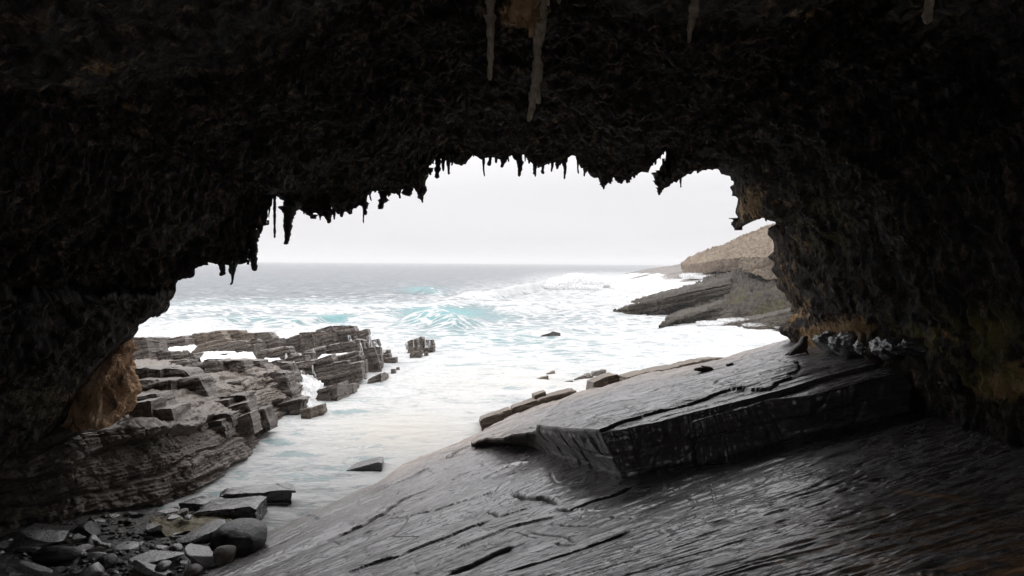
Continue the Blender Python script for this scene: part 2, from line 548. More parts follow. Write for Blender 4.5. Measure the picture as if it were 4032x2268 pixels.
# ------------------------------------------------------------------ the sea
def table(xs, ys, vals, x, y):
    xs = np.array(xs, float); ys = np.array(ys, float); vals = np.array(vals, float)
    fx = np.clip(np.interp(x, xs, np.arange(len(xs))), 0, len(xs) - 1.001)
    fy = np.clip(np.interp(y, ys, np.arange(len(ys))), 0, len(ys) - 1.001)
    i, j = fx.astype(int), fy.astype(int)
    u, v = fx - i, fy - j
    return (vals[j, i] * (1 - u) * (1 - v) + vals[j, i + 1] * u * (1 - v)
            + vals[j + 1, i] * (1 - u) * v + vals[j + 1, i + 1] * u * v)

def build_sea():
    scx = np.concatenate([np.linspace(-4200, -150, 22)[:-1], np.linspace(-150, 4182, 760), np.linspace(4182, 8200, 22)[1:]])
    dy = np.concatenate([np.array([2.2, 3.0, 4.0]), np.linspace(5.0, 1200, 700), np.linspace(1220, 2600, 30)])
    Y = EYE * FPX / dy
    X = (scx - 2016) / FPX
    gx = X[None, :] * Y[:, None]
    gy = np.repeat(Y[:, None], len(scx), 1)
    flat = np.stack([gx, gy, np.zeros_like(gx)], -1)
    px, py = to_px(flat)
    vx, vy = px / 1.5652, py / 1.5652
    # general chop and swell
    near = 1 - sstep(60, 160, gy)
    inner = 1 - sstep(38, 70, gy)
    sw = fbm(np.stack([gx / 26 + 3, gy / 15, 0 * gx], -1), 3)
    ch = fbm(np.stack([gx / 7, gy / 4.2, 0 * gx + 4], -1), 4, 0.55, mode=2)
    z = 0.75 * (1 - near) * sw + (0.42 - 0.20 * near - 0.17 * inner) * ch
    z += 0.5 * sstep(200, 900, gy) * fbm(np.stack([gx / 60, gy / 40, 0 * gx + 9], -1), 2)
    lump = fbm(np.stack([gx / 3.0, gy / 2.2, 0 * gx + 2], -1), 4, 0.6, mode=1)
    wave_foam = np.zeros_like(z); teal = np.zeros_like(z)
    # breaking waves: crest line (view coordinates), height, front length, back length, foam, colour
    waves = [
        ([(965, 800), (1000, 787), (1035, 778), (1090, 776), (1150, 786), (1205, 790), (1260, 802)], 2.6, 6.0, 11, 0.0, 1.0),
        ([(370, 806), (470, 803), (560, 800), (640, 793), (760, 798), (870, 789), (930, 796)], 1.25, 4.0, 9, 0.30, 0.6),
        ([(850, 800), (890, 786), (960, 780), (1010, 790)], 1.3, 4, 8, 1.0, 0.0),
        ([(1005, 739), (1060, 722), (1105, 726), (1160, 739)], 2.2, 9, 20, 0.10, 0.75),
        ([(1090, 748), (1180, 736), (1250, 728), (1340, 712), (1400, 699), (1450, 690), (1510, 690), (1560, 700)], 2.9, 12, 26, 0.55, 0.35),
        ([(300, 776), (500, 772), (700, 770), (900, 768), (1100, 764), (1300, 757), (1500, 752)], 0.8, 7, 14, 0.35, 0.18),
        ([(1190, 850), (1300, 836), (1430, 822), (1560, 812)], 0.5, 3, 8, 0.25, 0.18),
        ([(1180, 770), (1300, 776), (1420, 770), (1540, 778)], 0.7, 4, 9, 0.3, 0.10),
    ]
    for pts, A, wf, wb, fo, te in waves:
        a = np.array(pts, float) * 1.5652
        t = np.linspace(0, 1, len(a))
        amp = A * np.sin(np.pi * np.clip(t * 0.9 + 0.05, 0, 1)) ** 0.6
        w = np.array([on_plane(a[k, 0], a[k, 1], amp[k], 0, 0) for k in range(len(a))])
        o = np.argsort(w[:, 0]); w = w[o]; amp = amp[o]
        yc = np.interp(gx, w[:, 0], w[:, 1]) + 0.35 * wf * fbm(np.stack([gx / 9, 0 * gx + A, 0 * gx], -1), 3)
        ax = np.interp(gx, w[:, 0], amp, left=0, right=0)
        ends = sstep(w[0, 0], w[0, 0] + 8, gx) * (1 - sstep(w[-1, 0] - 8, w[-1, 0], gx))
        ax = ax * ends * (1 + 0.25 * fbm(np.stack([gx / 5, 0 * gx, 0 * gx + A], -1), 3))
        D = gy - yc
        prof = np.where(D < 0, np.exp(-(D / wf) ** 2), np.exp(-(D / wb) ** 2))
        z += ax * prof
        front = np.where(D < 0, np.exp(-((D + 0.45 * wf) / (0.75 * wf)) ** 2), np.exp(-(D / (0.3 * wf)) ** 2)) * np.clip(ax / A, 0, 1)
        crest = np.exp(-(D / (0.32 * wf)) ** 2) * np.clip(ax / A, 0, 1)
        wave_foam = np.maximum(wave_foam, np.maximum(front * fo, crest * min(1, fo + 0.35)))
        teal = np.maximum(teal, front * te * (1 - 0.6 * fo) * (0.75 + 0.5 * fbm(np.stack([gx / 6, gy / 3, 0 * gx], -1), 3)))
        if te > 0.5:
            wave_foam -= 0.7 * front * te
    # foam cover as a map of the water surface
    xs = [100, 400, 600, 750, 850, 1000, 1150, 1300, 1450, 1600, 1800, 2000, 2400]
    ys = [661, 680, 700, 720, 740, 760, 775, 790, 805, 820, 840, 870, 900, 950, 1000, 1060, 1120, 1200, 1300, 1500]
    T = [
        [.16] * 13,
        [.18] * 7 + [.20, .25, .25, .2, .2, .2],
        [.20, .20, .20, .20, .20, .20, .22, .30, .75, .9, .9, .9, .9],
        [.20, .20, .20, .22, .22, .26, .28, .45, .75, .95, 1, 1, 1],
        [.22, .22, .24, .24, .24, .30, .42, .50, .62, .85, 1, 1, 1],
        [.32, .32, .34, .36, .38, .42, .46, .50, .60, .75, .9, 1, 1],
        [.44, .42, .40, .42, .46, .50, .36, .50, .58, .70, .85, .9, 1],
        [.50, .48, .40, .42, .62, .45, .25, .46, .52, .62, .8, .9, 1],
        [.50, .46, .38, .38, .48, .60, .35, .46, .48, .62, .85, .95, 1],
        [.70, .66, .62, .60, .60, .50, .42, .44, .46, .66, .9, 1, 1],
        [.85, .85, .82, .80, .78, .52, .46, .44, .50, .72, .92, 1, 1],
        [1, 1, 1, 1, .95, .80, .62, .54, .62, .78, .9, 1, 1],
        [1, 1, 1, 1, 1, .86, .72, .66, .66, .72, .82, .92, 1],
        [1, 1, 1, 1, 1, .9, .82, .76, .76, .8, .86, .95, 1],
        [1, 1, .88, .78, .76, .78, .82, .86, .9, 1, 1, 1, 1],
        [1, 1, .86, .80, .76, .86, .95, .85, .9, .95, 1, 1, 1],
        [.85, .85, .72, .66, .64, .80, .95, .85, .9, .9, .9, .9, .9],
        [.8, .8, .72, .68, .70, .74, .85, .8, .8, .8, .8, .8, .8],
        [.8, .8, .74, .74, .78, .8, .8, .8, .8, .8, .8, .8, .8],
        [.6] * 13]
    foam = table(xs, ys, T, vx, vy)
    patch = fbm(np.stack([gx / 14, gy / 9, 0 * gx + 31], -1), 3)
    foam = np.clip(foam + wave_foam + 0.16 * patch * sstep(0.25, 0.6, foam), 0, 1.15)
    milk = table([0, 4000], [661, 745, 765, 800, 840, 900, 1400], [[0, 0], [.03, .08], [.22, .3], [.42, .5], [.6, .65], [.8, .8], [.92, .92]], vx, vy)
    milk = np.clip(milk + 0.12 * patch, 0, 1)
    for cx, cy, rx, ry, v in [(1250, 850, 170, 18, .30), (800, 1070, 110, 35, .22), (930, 1010, 120, 16, .2), (700, 765, 300, 10, .25), (1420, 708, 30, 12, .4), (850, 815, 60, 8, .5), (480, 815, 70, 8, .35), (1000, 1020, 160, 25, .15)]:
        teal = np.maximum(teal, v * np.exp(-((vx - cx) / rx) ** 2 - ((vy - cy) / ry) ** 2))
    for cx, cy, rx, ry, v in [(1115, 789, 100, 15, .95), (1065, 731, 48, 9, .7), (640, 803, 110, 9, .55), (830, 803, 60, 9, .7), (1230, 800, 60, 10, .3)]:
        g = v * np.exp(-((vx - cx) / rx) ** 2 - ((vy - cy) / ry) ** 4)
        teal = np.maximum(teal, g); foam = foam - 0.6 * g
    foam = np.clip(foam, 0, 1.15)
    cream = np.exp(-((vx - 1010) / 190) ** 2 - ((vy - 1090) / 60) ** 2) + 0.5 * np.exp(-((vx - 1300) / 250) ** 2 - ((vy - 960) / 40) ** 2)
    z += 0.11 * np.clip(foam, 0, 1) * lump * (0.6 + 0.6 * sstep(45, 90, gy))
    flat[..., 2] = z
    grid_obj('sea', flat, M['sea'], attrs={'foam': foam, 'milk': milk, 'teal': np.clip(teal, 0, 1), 'cream': np.clip(cream, 0, 1)},
             flip=True, kind='structure')

build_sea()

# rock ground under and behind the viewpoint
xg, yg = np.meshgrid(np.linspace(-160, 160, 40), np.linspace(-120, 16, 30))
grid_obj('ground', np.stack([xg, yg, -1.6 + 0.4 * fbm(np.stack([xg * .1, yg * .1, 0 * xg], -1), 3)], -1), M['beach'], kind='structure')

# ------------------------------------------------------------------ the cave: arch shell, stalactites, foot of the arch
Z7 = zoom(600, 500, 1.61)
Z8 = zoom(1600, 500, 1.61)
Z3 = zoom(0, 1000, 1.811)
ZH = zoom(2300, 850, 2.635)

lip = np.concatenate([
    np.array([(-900, 3600), (-800, 2500), (-620, 2050), (-380, 1900), (-150, 1850), (60, 1800), (190, 1740), (255, 1660)], float),
    Z3([(560, 980), (600, 930), (640, 870), (690, 820), (740, 770), (800, 700), (860, 650), (890, 640), (915, 612), (945, 600), (965, 570), (985, 540), (990, 510), (1000, 498),
        (1030, 480), (1060, 450), (1085, 430), (1118, 425), (1130, 446), (1142, 420), (1165, 412), (1180, 405), (1195, 370), (1205, 330), (1225, 310), (1240, 285), (1250, 235), (1262, 185),
        (1290, 175), (1330, 160), (1365, 165), (1385, 155), (1388, 100), (1410, 85), (1440, 72), (1480, 80)]),
    Z7([(300, 880), (330, 868), (355, 877), (352, 850), (347, 815), (362, 775), (345, 755), (335, 725), (350, 718), (372, 745), (378, 775), (362, 790), (366, 815), (392, 838), (388, 855), (420, 858), (425, 876),
        (470, 868), (500, 882), (520, 870), (560, 876), (590, 862), (602, 855), (606, 800), (612, 782), (618, 830), (628, 850),
        (650, 800), (655, 720), (660, 648), (690, 640), (700, 632), (732, 628), (728, 590), (738, 560), (730, 530), (745, 515), (765, 500), (768, 440), (776, 395), (790, 382), (800, 350), (815, 355), (812, 380),
        (835, 380), (880, 385), (915, 385), (925, 380), (938, 420), (945, 385), (952, 400), (955, 450), (965, 475), (962, 510), (985, 540), (990, 565), (1010, 572), (1035, 582), (1025, 550), (1050, 540), (1060, 560), (1085, 570), (1105, 555),
        (1125, 560), (1150, 552), (1168, 560), (1135, 520), (1130, 480), (1145, 465), (1135, 440), (1160, 405), (1168, 420), (1170, 545), (1180, 560), (1195, 548), (1200, 525), (1215, 545), (1240, 535), (1260, 542), (1275, 520), (1300, 518), (1312, 492), (1330, 505), (1345, 495), (1358, 505),
        (1358, 440), (1366, 415), (1390, 405), (1440, 402), (1480, 402), (1495, 412), (1520, 420), (1545, 428), (1552, 400), (1580, 392), (1600, 400), (1640, 400), (1650, 370), (1662, 355), (1675, 385), (1690, 440), (1725, 440),
        (1730, 350), (1745, 320), (1755, 240), (1768, 210), (1785, 202)]),
    Z8([(180, 205), (200, 215), (225, 200), (235, 215), (245, 190), (250, 160), (258, 195), (275, 205), (290, 195), (298, 225), (315, 240), (345, 240), (360, 232), (372, 235), (385, 212), (400, 210), (408, 185), (422, 182), (425, 165), (440, 158), (452, 168), (462, 195), (480, 208), (496, 195), (505, 178),
        (520, 190), (545, 192), (560, 188), (590, 202), (610, 195), (625, 205), (640, 180), (655, 190), (668, 172), (680, 205), (700, 215), (720, 200), (715, 172), (740, 170), (752, 165), (765, 180), (772, 215), (795, 230), (812, 248), (840, 250), (862, 255), (880, 238), (905, 232), (930, 230), (945, 220), (955, 240),
        (975, 245), (985, 225), (1005, 235), (1020, 200), (1040, 185), (1060, 182), (1080, 195), (1092, 225), (1100, 260), (1118, 262), (1150, 285), (1165, 310), (1200, 322), (1215, 320), (1230, 360), (1245, 365), (1250, 395), (1262, 375), (1280, 360), (1290, 325), (1318, 322), (1335, 355), (1355, 362), (1370, 350), (1385, 330),
        (1420, 328), (1440, 318), (1465, 300), (1480, 290), (1510, 285), (1540, 292), (1520, 272), (1515, 245), (1530, 215), (1545, 195), (1560, 208), (1595, 208), (1600, 170), (1615, 150), (1625, 125), (1640, 140), (1660, 145), (1665, 178), (1645, 200), (1630, 240), (1605, 270), (1598, 320), (1588, 345), (1598, 372), (1602, 402), (1622, 408), (1638, 370), (1655, 340), (1668, 320),
        (1700, 300), (1715, 318), (1735, 332), (1748, 300), (1775, 280), (1778, 268), (1800, 262), (1825, 250), (1832, 270), (1850, 290), (1870, 278), (1895, 265), (1935, 270), (1965, 260), (1985, 278), (1995, 300), (2030, 305), (2062, 312), (2058, 335), (2078, 345), (2072, 370), (2050, 378), (2052, 395), (2062, 410), (2058, 440), (2080, 442), (2097, 455), (2090, 500), (2078, 540),
        (2095, 575), (2080, 610), (2070, 640), (2090, 650), (2115, 648), (2122, 610), (2150, 590), (2165, 560), (2185, 545), (2205, 560), (2225, 572), (2258, 560), (2280, 592), (2320, 602), (2342, 606)]),
    ZH([(1985, 90), (1940, 100), (1900, 125), (1895, 190), (1925, 225), (1960, 268), (1972, 330), (1960, 375), (1915, 420), (1925, 450), (1965, 455), (1968, 500), (1940, 560), (1985, 620), (2005, 660), (1992, 740), (2030, 770), (2080, 795), (2092, 840), (2108, 872), (2150, 900), (2165, 930), (2150, 985), (2190, 1010),
        (2170, 1050), (2100, 1105), (2020, 1168), (2035, 1205), (2090, 1245), (2125, 1270)]),
    np.array([(3122, 1362), (3150, 1405), (3185, 1470), (3225, 1570), (3270, 1700), (3310, 2200), (3340, 3200)], float)])

CAVE_C = np.array([2000.0, 1150.0])

def lip_depth(sx):
    return np.interp(sx, [100, 330, 1000, 2000, 2900, 3150, 3300], [30.6, 29.5, 32.5, 36, 40, 41, 40])

def blur(a, w):
    if w < 1: return a
    k = np.hanning(2 * w + 3)[1:-1]; k /= k.sum()
    pad = np.concatenate([np.repeat(a[:1], w, 0) + np.outer(np.arange(-w, 0), a[1] - a[0]), a, np.repeat(a[-1:], w, 0) + np.outer(np.arange(1, w + 1), a[-1] - a[-2])])
    return np.stack([np.convolve(pad[:, j], k, 'valid') for j in range(2)], -1)

cave = empty('sea_cave', (0, 34, 0), kind='structure')
cave_inv = Matrix.Translation((0, -34, 0))

def into_cave(o):
    o.parent = cave
    o.matrix_parent_inverse = cave_inv
    return o

TAN_LIT = [(3250, 1330, 130, 60, .9), (3150, 1230, 70, 120, .35), (3330, 1290, 160, 50, .6), (2960, 830, 90, 160, .42), (3080, 800, 200, 150, .22), (3100, 1000, 150, 120, .25), (3250, 1150, 200, 150, .18), (3700, 1310, 300, 60, .35), (3950, 1520, 130, 60, .75), (4000, 1450, 60, 60, .5),  # orange limestone patches, also painting in the lit parts of the right wall
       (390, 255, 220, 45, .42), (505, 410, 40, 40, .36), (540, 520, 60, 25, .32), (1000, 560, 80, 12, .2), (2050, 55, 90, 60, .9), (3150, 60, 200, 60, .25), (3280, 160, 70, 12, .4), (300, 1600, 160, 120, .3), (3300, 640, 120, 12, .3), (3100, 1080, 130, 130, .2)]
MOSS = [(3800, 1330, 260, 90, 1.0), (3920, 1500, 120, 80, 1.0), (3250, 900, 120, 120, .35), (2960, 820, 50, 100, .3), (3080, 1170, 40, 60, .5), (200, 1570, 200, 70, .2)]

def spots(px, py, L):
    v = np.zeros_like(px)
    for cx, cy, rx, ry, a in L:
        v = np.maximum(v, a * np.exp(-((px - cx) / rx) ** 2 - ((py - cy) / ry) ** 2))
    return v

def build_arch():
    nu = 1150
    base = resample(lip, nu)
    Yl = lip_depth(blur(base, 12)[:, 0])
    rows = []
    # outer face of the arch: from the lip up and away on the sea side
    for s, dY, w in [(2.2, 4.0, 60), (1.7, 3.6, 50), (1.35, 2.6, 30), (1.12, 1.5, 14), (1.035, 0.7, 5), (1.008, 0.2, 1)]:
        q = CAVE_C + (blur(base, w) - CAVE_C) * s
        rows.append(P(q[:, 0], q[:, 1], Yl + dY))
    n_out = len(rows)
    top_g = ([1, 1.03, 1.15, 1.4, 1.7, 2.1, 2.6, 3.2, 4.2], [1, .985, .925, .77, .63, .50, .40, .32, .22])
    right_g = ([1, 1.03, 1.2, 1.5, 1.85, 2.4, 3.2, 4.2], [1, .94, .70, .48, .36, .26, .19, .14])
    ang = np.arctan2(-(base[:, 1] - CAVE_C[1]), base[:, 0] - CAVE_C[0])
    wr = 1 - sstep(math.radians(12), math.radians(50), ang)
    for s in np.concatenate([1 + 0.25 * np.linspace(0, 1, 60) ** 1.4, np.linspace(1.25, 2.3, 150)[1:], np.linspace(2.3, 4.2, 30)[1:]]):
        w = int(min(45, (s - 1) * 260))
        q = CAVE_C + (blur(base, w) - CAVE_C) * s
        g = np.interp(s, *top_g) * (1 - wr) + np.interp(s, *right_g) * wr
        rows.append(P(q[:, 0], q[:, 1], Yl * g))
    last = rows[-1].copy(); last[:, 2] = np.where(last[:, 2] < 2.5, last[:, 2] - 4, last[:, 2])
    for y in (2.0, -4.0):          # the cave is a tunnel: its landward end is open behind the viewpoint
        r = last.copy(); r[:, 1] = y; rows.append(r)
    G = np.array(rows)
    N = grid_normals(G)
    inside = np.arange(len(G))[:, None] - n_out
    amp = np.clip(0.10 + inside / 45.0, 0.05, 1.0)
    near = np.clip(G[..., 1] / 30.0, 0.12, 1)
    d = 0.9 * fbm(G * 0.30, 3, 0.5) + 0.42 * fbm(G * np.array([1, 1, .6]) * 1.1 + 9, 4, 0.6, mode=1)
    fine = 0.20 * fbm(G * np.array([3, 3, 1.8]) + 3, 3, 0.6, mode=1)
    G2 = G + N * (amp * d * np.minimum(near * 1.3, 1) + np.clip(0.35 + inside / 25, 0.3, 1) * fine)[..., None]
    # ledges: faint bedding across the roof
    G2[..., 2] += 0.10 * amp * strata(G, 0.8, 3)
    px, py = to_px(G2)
    tan = spots(px, py, TAN_LIT); moss = spots(px, py, MOSS)
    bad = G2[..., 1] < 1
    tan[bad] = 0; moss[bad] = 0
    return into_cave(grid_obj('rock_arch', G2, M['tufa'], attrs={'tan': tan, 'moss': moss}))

arch = build_arch()

def stalactite(sx0, sy0, sx1, sy1, w0, w1, Y, mat, seed, bulge=0.0, up=0.5):
    """knobbly hanging rod from its root to its tip, widths in photograph pixels"""
    rs = np.random.RandomState(seed)
    a, b = P(np.array([sx0, sx1]), np.array([sy0, sy1]), Y)
    r0, r1 = w0 * Y / FPX / 2, w1 * Y / FPX / 2
    L = np.linalg.norm(b - a)
    nv, nu = int(np.clip(L / 0.05, 14, 70)), 14
    t = np.linspace(-up * 0.35, 1, nv)
    th = np.linspace(0, 2 * np.pi, nu, endpoint=False)
    axis = a + (b - a) * t[:, None]
    wob = rs.uniform(-1, 1, 3) * 0.5 * min(r0, .3)
    axis = axis + np.outer(np.sin(t * 5 + rs.uniform(0, 6)), wob) * np.clip(t, 0, 1)[:, None]
    rad = np.interp(t, [-up * .35, 0, .35, .8, .97, 1], [r0 * 1.5, r0, r0 * .62 + r1 * .38, r1 * (1 + bulge), r1 * .9, r1 * .35])
    k = np.repeat(np.floor(t * L / 0.16 + rs.uniform()), 1)
    rad = rad * (0.78 + 0.46 * hash1(k.astype(int) + 50, seed))
    G = np.stack([axis[:, None, 0] + rad[:, None] * np.cos(th), axis[:, None, 1] + rad[:, None] * np.sin(th), np.repeat(axis[:, None, 2], nu, 1)], -1)
    n = np.stack([np.cos(th) + 0 * rad[:, None], np.sin(th) + 0 * rad[:, None], 0 * th + 0 * rad[:, None]], -1)
    G = G + n * (rad[:, None] * 0.55 * fbm(G * np.array([5, 5, 4]) / max(0.5, min(2, r0 * 4)) + seed, 3, 0.6, mode=1))[..., None]
    f = grid_faces(nv, nu, True)
    me = raw_mesh('stalactite', G, f, mat)
    o = link('stalactite', me)
    return into_cave(o)

hang7 = [(775, 380, 775, 705, 17, 13), (870, 365, 868, 560, 118, 66), (868, 540, 845, 745, 66, 30), (640, 690, 646, 918, 44, 34), (440, 850, 440, 948, 40, 26), (530, 850, 490, 996, 40, 13), (690, 636, 688, 678, 20, 11),
         (930, 372, 933, 450, 16, 8), (1115, 545, 1112, 610, 42, 22), (1018, 560, 1026, 582, 40, 26), (1338, 488, 1341, 610, 15, 6), (1468, 390, 1462, 485, 54, 40), (1462, 470, 1440, 514, 40, 30), (1620, 385, 1620, 453, 56, 38),
         (1700, 330, 1709, 472, 62, 36), (1810, 185, 1809, 325, 34, 26), (1846, 195, 1842, 276, 22, 13), (1880, 178, 1878, 304, 20, 12), (1060, 548, 1070, 572, 26, 12), (1240, 525, 1245, 548, 30, 12)]
hang8 = [(488, 185, 494, 312, 19, 11), (530, 180, 530, 248, 20, 22), (570, 180, 570, 230, 18, 13), (632, 185, 604, 257, 32, 20), (655, 150, 652, 188, 14, 8), (715, 168, 722, 306, 34, 24), (812, 240, 816, 313, 18, 15), (866, 232, 866, 298, 18, 17),
         (948, 205, 950, 246, 12, 8), (970, 200, 966, 252, 12, 8), (1000, 205, 1009, 328, 26, 13), (1018, 180, 1018, 226, 12, 7), (1082, 180, 1092, 297, 15, 8), (1130, 255, 1131, 314, 15, 9), (1248, 350, 1250, 397, 44, 12), (1355, 330, 1355, 362, 50, 15),
         (1612, 310, 1612, 418, 66, 24), (1730, 300, 1730, 334, 36, 13), (1640, 118, 1640, 152, 11, 6), (1661, 118, 1661, 172, 11, 6), (1622, 108, 1622, 142, 9, 5), (2160, 556, 2165, 592, 18, 10), (2213, 556, 2213, 594, 11, 6), (2280, 578, 2281, 602, 12, 6),
         (2098, 590, 2094, 652, 58, 40), (1848, 268, 1850, 294, 20, 8), (350, 225, 348, 246, 30, 14), (840, 235, 838, 258, 20, 10), (905, 215, 902, 240, 14, 8), (1190, 300, 1195, 330, 30, 12), (1440, 300, 1442, 325, 26, 12), (1940, 255, 1940, 275, 24, 10)]
for zz, L in ((Z7, hang7), (Z8, hang8)):
    for i, (x0, y0, x1, y1, w0, w1) in enumerate(L):
        q = zz([(x0, y0), (x1, y1)])
        Yd = float(lip_depth(np.array([q[0, 0]]))[0]) - 0.15
        if zz is Z8 and x0 < 250 and False: continue
        stalactite(q[0, 0], q[0, 1], q[1, 0], q[1, 1], 1.2 * w0 / 1.61, 1.2 * w1 / 1.61, Yd, M['stala'], 100 + i + (0 if zz is Z7 else 60))

# the paler stalactites that hang further in, near the top of the picture
for i, (x0, y0, x1, y1, w0, w1, Yd, mk, lab) in enumerate([
        (1931, -40, 1931, 120, 44, 30, 15.6, 'palestala', None), (1931, 100, 1931, 318, 30, 25, 15.6, 'palestala', None),
        (2118, 130, 2112, 330, 40, 36, 15.7, 'palestala', None), (2108, 320, 2083, 478, 30, 24, 15.7, 'palestala', None), (2112, 330, 2122, 414, 26, 22, 15.7, 'palestala', None), (2143, -30, 2132, 190, 30, 20, 15.7, 'palestala', None),
        (2035, -40, 2030, 80, 60, 50, 15.5, 'orangestala', 'orange limestone knob'), (2075, 20, 2085, 88, 60, 34, 15.5, 'orangestala', 'orange limestone knob'), (2100, 85, 2088, 140, 34, 26, 15.6, 'orangestala', 'orange limestone knob'),
        (2742, -30, 2722, 95, 40, 30, 15.7, 'palestala', None), (2725, 80, 2708, 175, 30, 16, 15.7, 'palestala', None), (3660, -40, 3652, 98, 34, 40, 13.5, 'palestala', None), (1820, 150, 1822, 232, 18, 14, 21.0, 'stala', None), (1838, 380, 1838, 530, 14, 10, 23.0, 'stala', None), (2085, -40, 2082, 30, 22, 16, 15.6, 'palestala', None), (2160, -30, 2158, 22, 20, 16, 15.6, 'palestala', None), (2203, -30, 2203, 14, 20, 14, 15.6, 'palestala', None)]):
    o = stalactite(x0, y0, x1, y1, w0, w1, Yd, M[mk], 300 + i)
    if lab: o['label'] = lab

# small drips crowding the rim between the long ones
rs_f = np.random.RandomState(77)
for k in range(95):
    i = rs_f.randint(60, len(lip) - 75)
    x, y = lip[i] * 0.5 + lip[i + 1] * 0.5
    x += rs_f.uniform(-8, 8)
    ln = 8 + 30 * rs_f.rand() ** 2
    w = rs_f.uniform(8, 20)
    stalactite(x, y - 8, x + rs_f.uniform(-3, 3), y + ln, w, w * rs_f.uniform(.4, .8), float(lip_depth(np.array([x]))[0]) - rs_f.uniform(.1, .9), M['stala'], 500 + k)

# ------------------------------------------------------------------ rock platform in the foreground
PA = 4.75
def plane_z(x, y, h=0.0):
    return PA + h + BED_B * x + BED_C * y

def hump(y):
    return 0.0045 * np.clip(25 - np.maximum(y, 8), 0, None) ** 2

def bed_pt(sx, sy, h=0.0):
    return on_plane(np.asarray(sx, float), np.asarray(sy, float), PA + h, BED_B, BED_C)

def platform_pt(sx, sy):
    p = bed_pt(sx, sy)
    for _ in range(8):
        p = bed_pt(sx, sy, hump(p[..., 1]))
    return p

Z6 = zoom(1300, 1700, 2.551)
ZC = zoom(1600, 1600, 1.9815)
ZR = zoom(2600, 1250, 3.22)
ZS = zoom(2700, 1200, 1.3566)

cracks = [  # polyline, depth, half width, step on the near side
    (Z6([(-60, 1085), (0, 1050), (110, 1000), (200, 965), (240, 935), (340, 900), (400, 860), (470, 820), (540, 795), (590, 745), (650, 715), (720, 665), (790, 635), (800, 620), (880, 590), (1000, 545), (1100, 510), (1190, 485)]), .16, .07, .07),
    (ZC([(815, 652), (850, 668), (900, 675), (925, 692), (950, 700), (1000, 712), (1050, 708), (1110, 715), (1150, 735), (1190, 755)]), .34, .12, .10),
    (ZC([(1140, 775), (1200, 785), (1290, 790), (1340, 768), (1420, 732), (1500, 710), (1600, 690), (1650, 668), (1720, 640), (1800, 610)]), .14, .08, .06),
    (Z6([(1590, 770), (1620, 785), (1650, 815), (1690, 855)]), .18, .07, .05),
    (Z6([(1690, 855), (1760, 830), (1850, 800), (1930, 770), (2020, 745)]), .07, .05, .03),
    (Z6([(400, 880), (500, 862), (600, 850), (750, 830), (900, 805), (1050, 770), (1200, 735), (1300, 705), (1400, 675), (1500, 650), (1650, 595), (1800, 540)]), .08, .05, .04),
    (Z6([(90, 1440), (270, 1370), (450, 1300), (590, 1255), (700, 1235), (800, 1185), (850, 1165), (1000, 1110), (1150, 1060), (1300, 1000), (1430, 945), (1500, 925), (1600, 890), (1690, 860)]), .08, .05, .05),
    (Z6([(560, 800), (660, 780), (780, 765)]), .09, .05, .03),
    (Z6([(780, 665), (870, 640), (975, 632)]), .08, .05, .03),
    (Z6([(0, 1110), (120, 1080), (250, 1030), (400, 970), (520, 935), (640, 890), (900, 840)]), .05, .05, .03),
    (Z6([(1360, 420), (1460, 400), (1560, 375), (1700, 335)]), .06, .05, .03),
    (Z6([(1500, 470), (1600, 405), (1750, 340), (1880, 300), (2010, 275)]), .12, .07, .06),
    (Z6([(1110, 250), (1220, 235), (1270, 190), (1340, 155), (1440, 140)]), .16, .10, .14),
    (Z6([(560, 510), (640, 480), (760, 440), (860, 400), (960, 350), (1020, 340)]), .13, .09, .10),
    (ZC([(920, 950), (1050, 972), (1200, 990), (1280, 1015), (1340, 1050)]), .07, .05, .03),
    (ZC([(1100, 880), (1200, 900), (1330, 918), (1450, 915)]), .07, .05, .03),
    (ZC([(1140, 1040), (1250, 1052), (1340, 1058)]), .07, .05, .03),
    (ZC([(1290, 815), (1400, 845), (1520, 855), (1700, 860), (1900, 870), (2080, 880)]), .05, .04, .02),
    (ZC([(2360, 560), (2385, 620), (2400, 700), (2420, 780)]), .05, .04, .0),
    (ZC([(1130, 500), (1135, 545), (1165, 580), (1220, 610)]), .05, .04, .0),
    (Z6([(1380, 770), (1430, 790), (1470, 850), (1495, 900), (1510, 930), (1570, 970), (1640, 980)]), .05, .035, .0),
    (Z6([(1640, 660), (1700, 680), (1730, 720), (1790, 780)]), .05, .035, .0),
    (Z6([(830, 1250), (855, 1290), (870, 1370), (890, 1440)]), .05, .04, .0),
    (ZC([(300, 1130), (500, 1050), (800, 920), (1000, 860), (1230, 810)]), .07, .07, .05),
    (ZC([(700, 1300), (1000, 1210), (1300, 1110), (1560, 1040), (1800, 960)]), .09, .08, .06),
    (ZC([(240, 1330), (500, 1210), (700, 1120), (850, 1060)]), .12, .10, .08),
]

